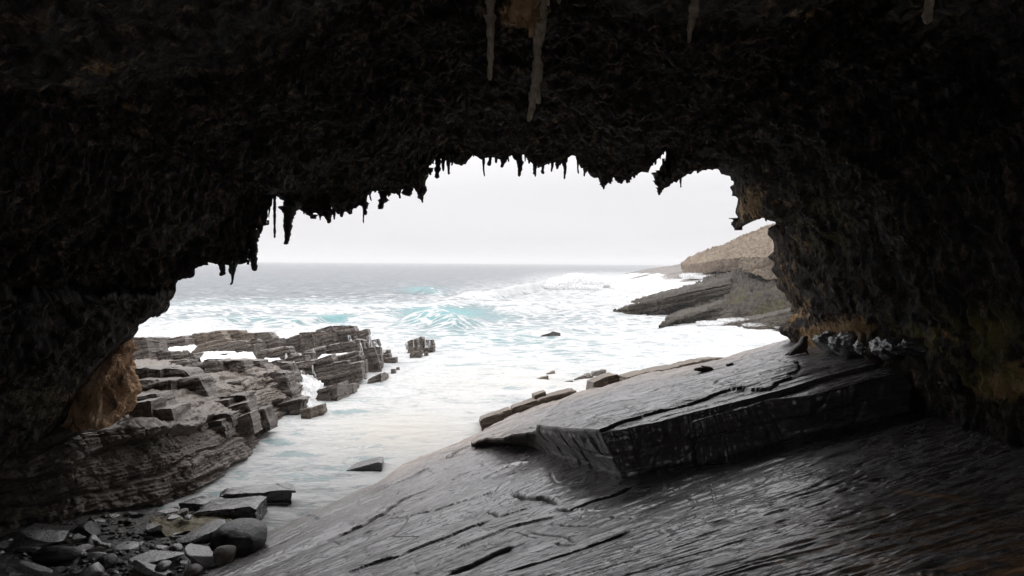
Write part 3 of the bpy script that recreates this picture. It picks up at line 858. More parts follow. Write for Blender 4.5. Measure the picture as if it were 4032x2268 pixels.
def crack_field(x, y):
    dep = np.zeros_like(x); mk = np.zeros_like(x)
    for pts, A, w, step in cracks:
        q = platform_pt(pts[:, 0], pts[:, 1])
        w = w * 0.5; A = A * 0.75
        best = np.full(x.shape, 9.0); side = np.zeros_like(x); tt = np.zeros_like(x)
        m = (x > q[:, 0].min() - 1.2) & (x < q[:, 0].max() + 1.2) & (y > q[:, 1].min() - 1.2) & (y < q[:, 1].max() + 1.2)
        xs, ys = x[m], y[m]
        b = np.full(xs.shape, 9.0); s = np.zeros_like(xs); al = np.zeros_like(xs)
        n = len(q) - 1
        for k in range(n):
            ax, ay = q[k, 0], q[k, 1]; bx, by = q[k + 1, 0] - ax, q[k + 1, 1] - ay
            L2 = bx * bx + by * by + 1e-9
            t = np.clip(((xs - ax) * bx + (ys - ay) * by) / L2, 0, 1)
            dx, dy = xs - ax - t * bx, ys - ay - t * by
            d = np.sqrt(dx * dx + dy * dy)
            c = d < b
            b[c] = d[c]; s[c] = np.sign(bx * dy - by * dx)[c]; al[c] = ((k + t) / n)[c]
        taper = np.clip(np.sin(np.pi * np.clip(al, 0.02, 0.98)) * 2.2, 0, 1)
        b = b + 0.02 * perlin(np.stack([xs * 6, ys * 6, 0 * xs], -1))
        g = np.exp(-(b / w) ** 2) * taper
        st = np.where(s < 0, 1.0, 0.0) * np.exp(-b / 0.9) * taper * sstep(0, w, b)
        dep[m] -= A * g + step * st
        mk[m] = np.maximum(mk[m], 0.9 * g * min(1, A / 0.09))
    return dep, mk

def fan(x, y):
    """grain of the platform: (along, across) in metres"""
    dx, dy = x + 18.4, y - 6.7
    r = np.sqrt(dx * dx + dy * dy); a = np.arctan2(dy, dx)
    return r, a * 24.0

def build_platform():
    scx = np.concatenate([np.linspace(-1500, -120, 14)[:-1], np.linspace(-120, 4152, 760), np.linspace(4152, 6500, 24)[1:]])
    scy = np.concatenate([np.linspace(1360, 1560, 60)[:-1], np.linspace(1560, 2290, 520), np.linspace(2290, 2700, 40)[1:], np.array([3000, 3500, 4200, 5500, 8000, 14000])])
    gx, gy = np.meshgrid(scx, scy)
    d = rays(gx, gy)
    den = d[..., 2] - BED_B * d[..., 0] - BED_C * d[..., 1]
    t = np.where(den < -0.03, (PA - EYE) / np.minimum(den, -0.03), 190.0)
    p = d * np.minimum(t, 190)[..., None]
    for _ in range(8):
        t = np.where(den < -0.03, (PA + hump(p[..., 1]) - EYE) / np.minimum(den, -0.03), 190.0)
        p = d * np.minimum(t, 190)[..., None]
    x, y = p[..., 0], p[..., 1]
    z = plane_z(x, y) + hump(y)
    al, ac = fan(x, y)
    wob = fbm(np.stack([x * .12, y * .12, 0 * x], -1), 3)
    z += 0.16 * wob
    # thin laminae: the surface climbs and falls in crisp little steps along the grain
    n1 = fbm(np.stack([al * .10, ac * .55, 0 * x + 2], -1), 4, 0.55)
    q = n1 * 9; k = np.floor(q); f = q - k
    z += 0.022 * (k + sstep(0.72, 1.0, f))
    rough = sstep(2, 9, x - (y - 16) * 0.55) * (1 - sstep(24, 30, y))
    n2 = fbm(np.stack([al * .45, ac * 1.6, 0 * x + 7], -1), 5, 0.6, mode=2)
    z += n2 * (0.012 + 0.055 * rough)
    n3 = fbm(np.stack([al * 1.1, ac * 4.5, 0 * x + 1], -1), 3, 0.6)
    z += n3 * (0.006 + 0.02 * rough)
    cd, mk = crack_field(x, y)
    z += cd
    # the platform rounds over at the water and breaks off at its far edge
    e = x * 0.928 + (y - 47.6) * -0.0 + 0
    shore = (x + 9.5) * 0.93 - (y - 28.7) * 0.36
    z -= 0.9 * np.exp(-np.clip(shore + 1.5 + 0.6 * wob, 0, None) / 1.3) * (shore < 9)
    edge = 47.2 - np.clip(x + 3, 0, 40) * 0.10 + 1.3 * fbm(np.stack([x * .4, 0 * x, 0 * x], -1), 4)
    z -= 5.0 * sstep(0, 0.6, y - edge) + 0.5 * np.clip(y - edge, 0, 20)
    z = np.maximum(z, -3.0)
    brown = 1.1 * np.exp(-np.clip(shore + 0.2 + 1.6 * wob, 0, None) / 1.5) + 0.9 * sstep(33, 42, y)
    px, py = gx, gy
    och = np.zeros_like(x)
    for pts in (ZS([(240, 1265), (360, 1320), (470, 1360), (560, 1390)]), ZS([(1040, 965), (1180, 980), (1280, 1000), (1400, 1020), (1540, 1035)]), ZS([(530, 1165), (620, 1140), (690, 1105)]), ZS([(620, 1400), (700, 1340), (780, 1260)]), ZS([(1500, 1225), (1640, 1250)]), ZS([(1100, 1340), (1160, 1310)])):
        for s0, s1 in zip(pts[:-1], pts[1:]):
            for t_ in np.linspace(0, 1, 8):
                c = s0 + (s1 - s0) * t_
                och = np.maximum(och, np.exp(-((px - c[0]) / 30) ** 2 - ((py - c[1]) / 11) ** 2))
    for cx, cy, rx, ry in [(3210, 2180, 60, 45), (3400, 2200, 120, 40), (3700, 2120, 160, 50)]:
        och = np.maximum(och, 0.75 * np.exp(-((px - cx) / rx) ** 2 - ((py - cy) / ry) ** 2))
    och = np.maximum(och, 0.55 * sstep(2750, 3500, px) * sstep(1850, 2150, py))
    G = np.stack([x, y, z], -1)
    grain = np.stack([al, ac, z * 0], -1)
    return grid_obj('rock_platform', G, M['slate'], attrs={'grain': grain, 'brown': np.clip(brown, 0, 1), 'crack': mk, 'ochre': och}, flip=False, kind='structure')

platform = build_platform()

def grain2(x, y):
    return x * 0.96 + y * 0.27 + 4, -x * 0.27 + y * 0.96

def poly_mask(px, py, poly):
    ins = np.zeros(px.shape, bool)
    n = len(poly)
    for i in range(n):
        x0, y0 = poly[i]; x1, y1 = poly[(i + 1) % n]
        c = (y0 > py) != (y1 > py)
        with np.errstate(divide='ignore', invalid='ignore'):
            xi = (x1 - x0) * (py - y0) / (y1 - y0 + 1e-12) + x0
        ins ^= c & (px < xi)
    return ins

def slab_mesh(name, top, bottom, far, nu, nface, ntop, cap=None, streak=1.0, brownfar=True):
    """top: (sx, sy, h) front edge; bottom: (sx, sy) on the platform; far: (sx, sy, h) back edge"""
    top = by_index(np.array(top, float), nu); bottom = by_index(np.array(bottom, float), nu); far = by_index(np.array(far, float), nu)
    rg = fbm(np.stack([np.linspace(0, 40, nu), np.zeros(nu), np.zeros(nu)], -1), 5, 0.6)
    T = np.array([bed_pt(a, b, h) for a, b, h in top]); B = np.array([bed_pt(a, b, -0.25) for a, b in bottom]); Fr = np.array([bed_pt(a, b, h) for a, b, h in far])
    T[:, 1] += 0.24 * rg; T[:, 2] += BED_C * 0.24 * rg
    rows = []
    for k in range(nface):
        rows.append(B + (T - B) * (k / nface))
    face = np.array(rows)
    # broken front: layers stand in and out, joints cut them
    st = strata(face, 0.55, 11, 0.2) * 0.07 + joints(face, 1.5, 4) * 0.22 + 0.12 * fbm(face * 1.6, 5, 0.62)
    fade = sstep(0, 0.15, np.linspace(0, 1, nface)) * (1 - 0.8 * sstep(0.85, 1, np.linspace(0, 1, nface)))
    face[..., 1] -= st * fade[:, None]; face[..., 0] -= 0.5 * st * fade[:, None]
    tt = np.linspace(0, 1, ntop) ** 1.25
    tops = T[None] + (Fr - T)[None] * tt[:, None, None]
    hh = (top[:, 2][None] * (1 - tt[:, None]) + far[:, 2][None] * tt[:, None])
    x, y = tops[..., 0], tops[..., 1]
    z = plane_z(x, y, hh)
    al, ac = grain2(x, y)
    n1 = fbm(np.stack([al * .11, ac * .9, 0 * x + 3], -1), 4, 0.55)
    q = n1 * 8; k = np.floor(q); f = q - k
    lift = sstep(0, 0.04, tt)[:, None]
    z += streak * lift * (0.022 * (k + sstep(0.7, 1, f)) + 0.018 * fbm(np.stack([al * .3, ac * 3.2, 0 * x], -1), 4, 0.6, mode=2) + 0.08 * fbm(np.stack([x * .2, y * .2, 0 * x], -1), 3))
    crack = np.zeros_like(z)
    if cap is not None:
        pl = np.array([bed_pt(a, b, 1.5)[:2] for a, b in cap])
        wx = 0.5 * fbm(np.stack([x * 1.1, y * 1.1, 0 * x], -1), 5, .6); wy = 0.35 * fbm(np.stack([x * 1.1, y * 1.1, 0 * x + 8], -1), 5, .6)
        z += 0.10 * poly_mask(x + wx, y + wy, pl)
    tops = np.stack([x, y, z], -1)
    n_end = 14
    ends = []
    L = tops[-1]
    for k in range(1, n_end):
        t = k / (n_end - 1)
        r = L.copy(); r[:, 1] += 0.9 * t + 0.25 * fbm(np.stack([L[:, 0] * .7, 0 * L[:, 0] + k * .4, 0 * L[:, 0]], -1), 3); r[:, 2] -= (r[:, 2] + 1.6) * t
        ends.append(r)
    G = np.concatenate([face, tops, np.array(ends)])
    g1, g2 = grain2(G[..., 0], G[..., 1] + 1.3 * np.where(np.arange(len(G))[:, None] < nface, -G[..., 2] * 2, 0))
    br = sstep(0.45, 0.95, np.concatenate([np.zeros(nface), tt, np.ones(n_end - 1)]))[:, None] * np.ones(nu)[None] * (0.9 if brownfar else 0)
    br = br * (1 - sstep(9, 16, G[..., 0])) + 0.9 * sstep(0.86, 1, np.concatenate([np.zeros(nface), tt, np.ones(n_end - 1)]))[:, None] * (1 if brownfar else 0)
    br = np.maximum(br, (0.9 if brownfar else 0) * (1 - sstep(-1.5, 3.0, G[..., 0])))
    return raw_mesh(name, G, grid_faces(len(G), nu), M['slate'], True,
                    {'grain': np.stack([g1, g2, 0 * g1], -1), 'brown': np.clip(br, 0, 1), 'crack': np.zeros(G.shape[:2]), 'ochre': np.zeros(G.shape[:2])})

def VS(L):
    return [(a * 1.5652, b * 1.5652, *r) for a, b, *r in L]

slabA = slab_mesh('rock_slab',
    VS([(1188, 1121, .18), (1205, 1112, .35), (1225, 1106, .5), (1245, 1107, .55), (1265, 1107, .6), (1285, 1100, .7), (1305, 1096, .75), (1340, 1092, .8), (1347, 1088, .9), (1350, 1074, 1.35), (1365, 1076, 1.35), (1390, 1079, 1.4), (1420, 1083, 1.4),
        (1450, 1085, 1.45), (1480, 1086, 1.5), (1510, 1089, 1.5), (1545, 1084, 1.5), (1600, 1072, 1.5), (1660, 1060, 1.5), (1720, 1043, 1.5), (1760, 1033, 1.5), (1820, 1018, 1.5), (1900, 998, 1.5), (2000, 970, 1.5), (2080, 945, 1.5), (2200, 915, 1.5)]),
    VS([(1188, 1127), (1205, 1124), (1225, 1120), (1245, 1120), (1265, 1121), (1285, 1123), (1305, 1127), (1335, 1134), (1345, 1137), (1352, 1140), (1365, 1146), (1390, 1156), (1420, 1168),
        (1450, 1177), (1490, 1190), (1575, 1217), (1590, 1215), (1640, 1203), (1690, 1190), (1740, 1180), (1780, 1168), (1840, 1155), (1910, 1140), (2000, 1118), (2080, 1100), (2200, 1070)]),
    VS([(1185, 1115, .2), (1200, 1100, .3), (1230, 1080, .4), (1270, 1055, .5), (1300, 1042, .6), (1340, 1030, .8), (1370, 1020, .9), (1400, 1012, 1.0), (1425, 1003, 1.1), (1450, 991, 1.2), (1480, 985, 1.3), (1520, 978, 1.4), (1545, 970, 1.5), (1575, 960, 1.5),
        (1600, 950, 1.5), (1640, 938, 1.5), (1690, 930, 1.5), (1730, 923, 1.5), (1770, 913, 1.5), (1810, 903, 1.5), (1850, 892, 1.5), (1900, 876, 1.5), (1950, 862, 1.5), (1990, 849, 1.5), (2080, 842, 1.5), (2250, 842, 1.5)]),
    640, 60, 250, cap=[tuple(p) for p in ZR([(-3000, 700), (-3000, 2200), (0, 1205), (250, 1150), (450, 1078), (690, 995), (870, 930), (1080, 915), (1280, 928), (1400, 905), (1480, 860), (1600, 785), (1690, 720), (1752, 650), (1700, 600), (1560, 590), (1300, 560), (700, 560), (0, 700)])])
slab1 = link('rock_slab', slabA, label='broad thick wet slab with a broken dark front edge lying across the platform', category='rock slab')

slabB = slab_mesh('rock_slab',
    [tuple(ZR([(350, 1352)])[0]) + (1.3,), tuple(ZR([(400, 1322)])[0]) + (1.3,), tuple(ZR([(480, 1300)])[0]) + (1.32,), tuple(ZR([(620, 1262)])[0]) + (1.34,), tuple(ZR([(770, 1215)])[0]) + (1.35,), tuple(ZR([(1000, 1165)])[0]) + (1.35,), tuple(ZR([(1220, 1095)])[0]) + (1.35,), tuple(ZR([(1320, 1052)])[0]) + (1.35,), (3190, 1556, 1.35), (3290, 1530, 1.35), (3400, 1500, 1.35), (3560, 1460, 1.35), (3750, 1420, 1.35), (3950, 1385, 1.35)],
    [(2752, 1858), (2765, 1852), (2790, 1845), (2850, 1828), (2910, 1812), (2990, 1790), (3067, 1772), (3110, 1760), (3190, 1740), (3290, 1715), (3400, 1690), (3560, 1650), (3750, 1610), (3950, 1560)],
    [tuple(ZR([(420, 1290)])[0]) + (1.3,), tuple(ZR([(500, 1240)])[0]) + (1.3,), tuple(ZR([(600, 1190)])[0]) + (1.3,), tuple(ZR([(760, 1130)])[0]) + (1.3,), tuple(ZR([(900, 1090)])[0]) + (1.3,), tuple(ZR([(1100, 1030)])[0]) + (1.3,), tuple(ZR([(1300, 970)])[0]) + (1.3,), tuple(ZR([(1450, 900)])[0]) + (1.3,), (3130, 1500, 1.35), (3230, 1470, 1.35), (3380, 1440, 1.35), (3560, 1400, 1.35), (3750, 1365, 1.35), (3950, 1335, 1.35)],
    360, 60, 60, brownfar=False)
slab2 = link('rock_slab', slabB, label='darker thick slab block right of the broad slab, set off by a joint', category='rock slab')

# ------------------------------------------------------------------ jointed blocks
def block(name, quad, Y, D, mat, seed, parent=None, layers=0.35, rough=0.10, skew=(0.0, 0.0), res=None, lean=0.0, zb=0.0, sink=False, **props):
    """quad: photograph pixels of the front face (top left, top right, bottom right, bottom left); Y: distance of the left and right ends
    (None = where the foot meets height zb); D: depth behind the face"""
    q = np.array(quad, float)
    if Y is None:
        yl = float(on_z(q[3, 0], q[3, 1], zb)[1]); yr = float(on_z(q[2, 0], q[2, 1], zb)[1])
        mid = 0.5 * (yl + yr)
        Y = (mid + np.clip(yl - mid, -0.12 * mid, .12 * mid), mid + np.clip(yr - mid, -0.12 * mid, .12 * mid))
    if np.isscalar(Y): Y = (Y, Y)
    c = P(q[:, 0], q[:, 1], np.array([Y[0] + lean, Y[1] + lean, Y[1], Y[0]]))
    tl, tr, br, bl = c
    drop = max(0.6, min(bl[2], br[2]) + 0.7) if sink else 0.6
    bl = bl + np.array([0, 0, -drop]) ; br = br + np.array([0, 0, -drop])
    back = np.array([skew[0], D, D * BED_C + skew[1]])
    size = max(np.linalg.norm(tr - tl), np.linalg.norm(tl - bl))
    n = res or int(np.clip(size / 0.08, 12, 44))
    nh = max(8, int(n * 0.8)); nd = max(8, int(n * 0.7))
    u = np.linspace(0, 1, n); w = np.linspace(0, 1, nh); d = np.linspace(0, 1, nd)
    def corner(uu, ww, dd):
        f = (bl * (1 - uu)[..., None] + br * uu[..., None]) * (1 - ww)[..., None] + (tl * (1 - uu)[..., None] + tr * uu[..., None]) * ww[..., None]
        return f + back * dd[..., None]
    patches = []
    U, W_ = np.meshgrid(u, w); patches.append((U, W_, 0 * U))
    U, D_ = np.meshgrid(u, d); patches.append((U, 0 * U + 1, D_))
    D_, W_ = np.meshgrid(d[::-1], w); patches.append((0 * D_, W_, D_))
    D_, W_ = np.meshgrid(d, w); patches.append((0 * D_ + 1, W_, D_))
    U, W_ = np.meshgrid(u[::-1], w); patches.append((U, W_, 0 * U + 1))
    ctr = (bl + br + tl + tr) / 4 + back / 2
    vs, fs, off = [], [], 0
    for U, W_, D_ in patches:
        p = corner(U, W_, D_)
        vs.append(p); fs.append(grid_faces(*U.shape) + off); off += U.size
    p = np.concatenate([v.reshape(-1, 3) for v in vs])
    lev = np.concatenate([a[1].ravel() for a in patches])
    s = min(1.0, size / 2.5)
    outd = p - ctr; outd[:, 2] *= 0.0
    outd /= np.linalg.norm(outd, axis=1, keepdims=True) + 1e-6
    dd = s * (rough * 1.6 * strata(p, layers, seed, 0.25) + rough * 1.3 * joints(p, 0.9 * max(size / 2.2, .6), seed) + rough * 0.9 * fbm(p * 1.3 / max(s, .3) + seed, 4, 0.6))
    p2 = p + outd * dd[:, None]
    p2[:, 2] += s * (0.5 * rough * joints(p, 1.3 * max(size / 2.5, .6), seed + 3) + rough * 0.9 * fbm(p * 0.9 + seed, 4, .6)) * (lev > 0.6)
    # knock the corners off
    dist = np.abs(fbm(p * 0.8 + seed * 3, 2))
    rnd = 0.06 * s * size
    cc = np.concatenate([np.minimum(np.minimum(a[0], 1 - a[0]), 0.5).ravel() for a in patches])
    p2[:, 2] -= rnd * np.exp(-(cc / 0.06) ** 2) * (lev > 0.9) * (0.4 + 1.4 * dist)
    me = raw_mesh(name, p2, np.concatenate(fs), mat, False)
    me.polygons.foreach_set('use_smooth', np.zeros(len(me.polygons), bool))
    o = link(name, me, None, **props)
    if parent is not None:
        o.parent = parent
        o.matrix_parent_inverse = parent.matrix_world.inverted() if parent.type != 'EMPTY' else Matrix.Translation(-Vector(parent.location))
    return o

# ------------------------------------------------------------------ left shore: layered wall, shelf behind it, ridge of blocks
shelf_root = empty('rock_shelf', (-14, 50, 0), kind='structure')

def into(o, root):
    o.parent = root
    o.matrix_parent_inverse = Matrix.Translation(-Vector(root.location))
    return o

def pts(L):
    a = np.array(L, float)
    return P(a[:, 0] * 1.5652, a[:, 1] * 1.5652, a[:, 2])

def wall_rows():
    def low(k, L):
        a = pts(L); a[:, 2] -= k
        return a
    base = [(-260, 1420, 25.0), (0, 1320, 26.8), (200, 1290, 28.2), (400, 1270, 31), (520, 1245, 33), (590, 1210, 35.4), (660, 1130, 41.5), (700, 1080, 46.5), (742, 1040, 51), (762, 1000, 57)]
    B = pts(base)
    B0 = B.copy(); B0[:, 2] -= 2.2; B0[:, 0] += 0.2
    r2 = pts([(-260, 1140, 26.2), (0, 1100, 28), (160, 1087, 29.6), (300, 1080, 31.5), (430, 1078, 33.5), (520, 1062, 36.5), (600, 1045, 41.5), (640, 1015, 46), (690, 995, 50), (748, 990, 56)])
    mid = 0.45 * B + 0.55 * r2; mid[:, 0] += 0.25
    r3 = low(.45, [(-260, 1090, 31), (0, 1060, 31.5), (160, 1015, 33), (300, 990, 36), (430, 990, 38), (520, 975, 42), (600, 955, 47), (640, 930, 50), (690, 915, 54), (742, 938, 58)])
    r4 = low(.7, [(-260, 980, 42), (0, 965, 40), (160, 955, 39), (300, 947, 41), (430, 942, 44), (500, 920, 48), (590, 908, 53), (640, 904, 55.5), (690, 901, 58.5), (738, 918, 61)])
    r5 = low(.5, [(-260, 900, 62), (0, 900, 62), (160, 897, 61), (330, 890, 62), (430, 896, 66), (500, 906, 65), (600, 906, 65), (650, 905, 66), (695, 908, 66), (740, 930, 66)])
    r6 = r5.copy(); r6[:, 1] += 3; r6[:, 2] = -2.2
    return [B0, B, mid, r2, r3, r4, r5, r6]

def build_wall():
    G = loft(wall_rows(), 560, [10, 60, 70, 60, 50, 40, 12])
    N = grid_normals(G)
    if N[60, 280, 0] < 0: N = -N
    H = N.copy(); H[..., 2] *= 0.5
    m1 = sstep(-0.25, 0.35, fbm(G * 0.22 + 8, 3)); m2 = sstep(-0.1, 0.4, fbm(G * 0.35 + 40, 3))
    s = strata(G, 1.1, 21, 0.14, 0.5) * 0.9 + strata(G, 0.36, 33, 0.22, 0.8) * 0.46 * (0.35 + 0.65 * m2) + strata(G, 0.15, 35, 0.3, 1.0) * 0.10
    j = joints(G, 2.1, 2) * 0.75 * m1 + joints(G, 0.9, 6) * 0.45 * m2
    nn = 0.60 * fbm(G * 0.45, 5, 0.6) + 0.26 * fbm(G * 1.5 + 4, 5, 0.62, mode=1)
    G2 = G + H * (s + j + nn)[..., None] * 0.9
    return into(grid_obj('layered_wall', G2, M['darkwall'], flip=True), shelf_root)

build_wall()

ZL = zoom(500, 1250, 3.22)
ZM = zoom(1150, 1250, 3.22)
def Q(z, *v):
    return z(np.array(v, float).reshape(4, 2))

blocks = [ # zoom, face corners TL TR BR BL, distance, depth, material
    (ZL, (40, 258, 240, 250, 300, 470, 30, 480), 66, 5, 'shore'), (ZL, (240, 275, 385, 252, 400, 330, 235, 350), 88, 4, 'tanrock'), (ZL, (380, 265, 480, 262, 500, 330, 385, 340), 90, 3, 'shore'),
    (ZL, (400, 305, 720, 232, 760, 370, 300, 415), 84, 6, 'shore'), (ZL, (690, 240, 840, 228, 850, 350, 720, 372), 88, 4, 'tanrock'), (ZL, (825, 210, 985, 190, 1000, 335, 770, 372), 88, 6, 'tanrock'),
    (ZL, (985, 195, 1180, 160, 1300, 270, 990, 335), 90, 5, 'tanrock'), (ZL, (1175, 160, 1430, 165, 1440, 260, 1190, 300), 93, 4, 'tanrock'), (ZL, (1430, 185, 1600, 200, 1620, 260, 1440, 290), 93, 4, 'tanrock'), (ZL, (1600, 195, 1800, 185, 1880, 250, 1610, 280), 94, 4, 'shore'),
    (ZL, (730, 375, 1310, 262, 1330, 330, 640, 440), 82, 3, 'tanrock'), (ZL, (960, 400, 1500, 275, 1560, 340, 980, 440), 79, 2.5, 'shore'), (ZL, (1190, 400, 1650, 262, 1690, 320, 1250, 440), 81, 2.5, 'shore'),
    (ZL, (1470, 385, 1610, 335, 1640, 520, 1440, 520), 72, 3, 'shore'), (ZL, (1610, 335, 1740, 300, 1760, 420, 1630, 425), 78, 3, 'shore'), (ZL, (1740, 290, 1915, 258, 1930, 395, 1750, 415), 79, 4, 'shore'),
    (ZL, (1915, 300, 2060, 260, 2080, 370, 1930, 365), 84, 4, 'shore'), (ZL, (2050, 255, 2190, 215, 2205, 375, 2070, 375), 84, 4, 'shore'), (ZL, (2200, 215, 2310, 185, 2400, 355, 2205, 362), 84, 5, 'shore'),
    (ZL, (1640, 435, 2040, 365, 2130, 500, 1680, 540), 70, 3.5, 'shore'), (ZL, (540, 490, 850, 450, 910, 540, 560, 560), 66, 3, 'shore'), (ZL, (520, 552, 760, 535, 785, 590, 540, 610), 62, 2, 'shore'), (ZL, (960, 515, 1260, 450, 1275, 490, 960, 560), 68, 2, 'shore'),
    (ZL, (300, 440, 560, 430, 560, 520, 300, 520), 68, 3, 'shore'), (ZL, (1990, 520, 2260, 475, 2280, 560, 1990, 580), 66, 2.5, 'shore'), (ZL, (2060, 585, 2350, 540, 2370, 760, 2200, 740), 62, 3, 'shore'),
    (ZL, (1740, 590, 1900, 540, 1950, 700, 1760, 690), 60, 3, 'shore'), (ZL, (1900, 560, 2070, 580, 2215, 880, 2120, 890), 57, 2.5, 'shore'),
    (ZL, (1510, 690, 1730, 590, 1850, 640, 1500, 800), 54.5, 3, 'shore'), (ZL, (1490, 700, 1830, 690, 1830, 1030, 1500, 1000), 52, 3, 'shore'), (ZL, (1800, 700, 2010, 705, 2135, 1030, 1830, 1060), 52, 3, 'shore'),
    (ZL, (1700, 1130, 2240, 1025, 2140, 1340, 1900, 1390), 49.5, 2.5, 'shore'), (ZL, (1600, 1030, 1900, 1010, 2110, 1050, 1640, 1140), 50, 2.5, 'shore'),
    (ZL, (700, 600, 1000, 560, 1030, 700, 900, 720), 51, 3, 'shore'), (ZL, (980, 560, 1180, 540, 1260, 760, 1010, 780), 51, 3, 'shore'), (ZL, (1170, 545, 1480, 540, 1520, 700, 1230, 700), 52, 3, 'shore'), (ZL, (1470, 540, 1680, 545, 1720, 620, 1500, 660), 55, 3, 'shore'),
    (ZL, (60, 640, 420, 650, 430, 800, 60, 780), 43, 3, 'shore'), (ZL, (410, 650, 720, 660, 900, 720, 430, 790), 44, 3, 'shore'), (ZL, (70, 790, 560, 790, 560, 950, 70, 970), 41, 2.5, 'shore'), (ZL, (550, 790, 900, 740, 1040, 870, 560, 950), 42.5, 2.5, 'shore'),
    (ZL, (1160, 850, 1440, 785, 1500, 950, 1150, 940), 47.5, 3, 'shore'), (ZL, (1090, 920, 1360, 870, 1440, 990, 1090, 1000), 46.5, 2.5, 'shore'), (ZL, (910, 1060, 1500, 965, 1610, 1050, 900, 1110), 43.5, 2.5, 'shore'), (ZL, (790, 1110, 1060, 1080, 1070, 1190, 720, 1200), 41, 2, 'shore'),
    (ZL, (1050, 1080, 1290, 1040, 1290, 1150, 1080, 1200), 42, 2, 'shore'), (ZL, (700, 1190, 1010, 1110, 1040, 1190, 720, 1270), 40, 2, 'shore'), (ZL, (1290, 1130, 1520, 1070, 1600, 1130, 1380, 1220), 41.5, 2, 'shore'), (ZL, (660, 1335, 1300, 1190, 1330, 1270, 700, 1400), 38, 1.2, 'shore'),
    (ZL, (680, 1400, 1200, 1290, 1240, 1350, 700, 1449), 37, 1.2, 'shore'), (ZL, (1240, 1330, 1560, 1200, 1620, 1330, 1280, 1440), 40, 2, 'darkwall'), (ZL, (1560, 1200, 1740, 1140, 1830, 1300, 1620, 1400), 43, 2, 'shore'),
    (ZL, (110, 1010, 380, 960, 520, 1050, 300, 1160), 35.5, 2, 'darkwall'), (ZL, (460, 1140, 640, 1125, 640, 1190, 470, 1200), 35, 2, 'darkwall'), (ZL, (300, 1170, 560, 1160, 640, 1290, 380, 1300), 34, 2, 'darkwall'), (ZL, (20, 1090, 300, 1050, 330, 1290, 20, 1300), 33.5, 2, 'darkwall'),
    (ZM, (95, 200, 218, 182, 288, 355, 105, 362), 84, 4, 'shore'), (ZM, (240, 185, 372, 178, 412, 335, 295, 345), 84, 4, 'shore'), (ZM, (295, 160, 500, 105, 560, 175, 330, 200), 90, 3, 'shore'), (ZM, (375, 190, 560, 165, 580, 330, 400, 340), 84, 4, 'shore'), (ZM, (540, 130, 780, 100, 840, 240, 560, 330), 85, 5, 'shore'),
    (ZM, (810, 185, 958, 143, 1000, 330, 820, 290), 86, 3, 'shore'), (ZM, (500, 110, 640, 100, 660, 150, 540, 180), 92, 3, 'shore'), (ZM, (430, 360, 780, 290, 800, 410, 440, 450), 76, 4, 'shore'), (ZM, (790, 270, 910, 290, 920, 380, 800, 400), 78, 4, 'shore'), (ZM, (560, 290, 790, 240, 800, 290, 520, 345), 80, 3, 'shore'),
    (ZM, (120, 430, 400, 362, 430, 430, 280, 475), 74, 3, 'shore'), (ZM, (0, 500, 160, 480, 180, 550, 0, 580), 69, 2, 'shore'), (ZM, (110, 450, 260, 440, 275, 525, 160, 540), 71, 2, 'shore'),
    (ZM, (285, 540, 490, 470, 560, 530, 280, 660), 63, 3, 'shore'), (ZM, (280, 640, 720, 540, 740, 790, 290, 770), 61.5, 3.5, 'shore'), (ZM, (480, 500, 860, 430, 900, 560, 500, 600), 66, 4, 'shore'), (ZM, (715, 590, 870, 560, 900, 690, 740, 790), 62, 3, 'shore'),
    (ZM, (900, 400, 1045, 380, 1140, 610, 945, 615), 70, 4, 'shore'), (ZM, (1030, 385, 1115, 375, 1145, 560, 1060, 600), 72, 3, 'shore'), (ZM, (870, 560, 930, 535, 945, 620, 880, 640), 66, 2, 'shore'), (ZM, (1000, 290, 1090, 272, 1120, 295, 1000, 330), 86, 2, 'shore'), (ZM, (860, 310, 960, 320, 985, 350, 870, 375), 80, 2, 'shore'),
]
for i, (z, qd, Yd, D, mk) in enumerate(blocks):
    if mk == 'shore' and Yd < 60 and hash1(i, 8) < 0.72 or mk == 'shore' and hash1(i, 8) < 0.3: mk = 'shoredark'
    block('rock_block', Q(z, *qd), (Yd, Yd + 0.3), D, M[mk], 400 + i, shelf_root, layers=0.32 + 0.2 * hash1(i, 3), rough=0.17, skew=(-0.10 * D, 0))

# ------------------------------------------------------------------ rocks standing by themselves in the white water
def rock_group(name, label, loc_z, quads, mats=None, cat='rock', D=1.2, layers=0.3, rough=0.14, matname='shore', group=None):
    base = on_z(*loc_z)
    o = empty(name, tuple(base), label=label, category=cat)
    if group: o['group'] = group
    for i, qd in enumerate(quads):
        z, q = qd[0], qd[1]
        block('rock_block', Q(z, *q), qd[2] if len(qd) > 2 else None, qd[3] if len(qd) > 3 else D, M[matname], int(base[0] * 7) + 13 * i + 900, o, layers, rough, zb=-0.05, sink=True)
    return o

G1 = 'rocks standing in the surf'
rock_group('surf_rock', 'tilted blocky rock with water streaming down its faces, beside the ridge end', ZM(np.array([1560., 430.])), [(ZM, (1432, 320, 1530, 275, 1560, 420, 1440, 425), 84, 2.4), (ZM, (1530, 272, 1650, 243, 1668, 410, 1550, 420), 84, 2.4), (ZM, (1662, 285, 1785, 280, 1798, 405, 1672, 410), 84.6, 2.2)], group=G1)
rock_group('surf_rock', 'small dark block just below the tilted streaming rock', ZM(np.array([1560., 510.])), [(ZM, (1500, 445, 1640, 415, 1640, 495, 1465, 520), 80.5, 1.6), (ZM, (1675, 440, 1716, 442, 1716, 478, 1678, 478), 82, .9)], group=G1)
rock_group('surf_rock', 'pale edged rock, slanting, in the foam between the ridge and open white water', ZM(np.array([1080., 850.])), [(ZM, (960, 780, 1130, 705, 1150, 830, 950, 860)), (ZM, (1120, 705, 1195, 715, 1205, 800, 1140, 848))], group=G1)
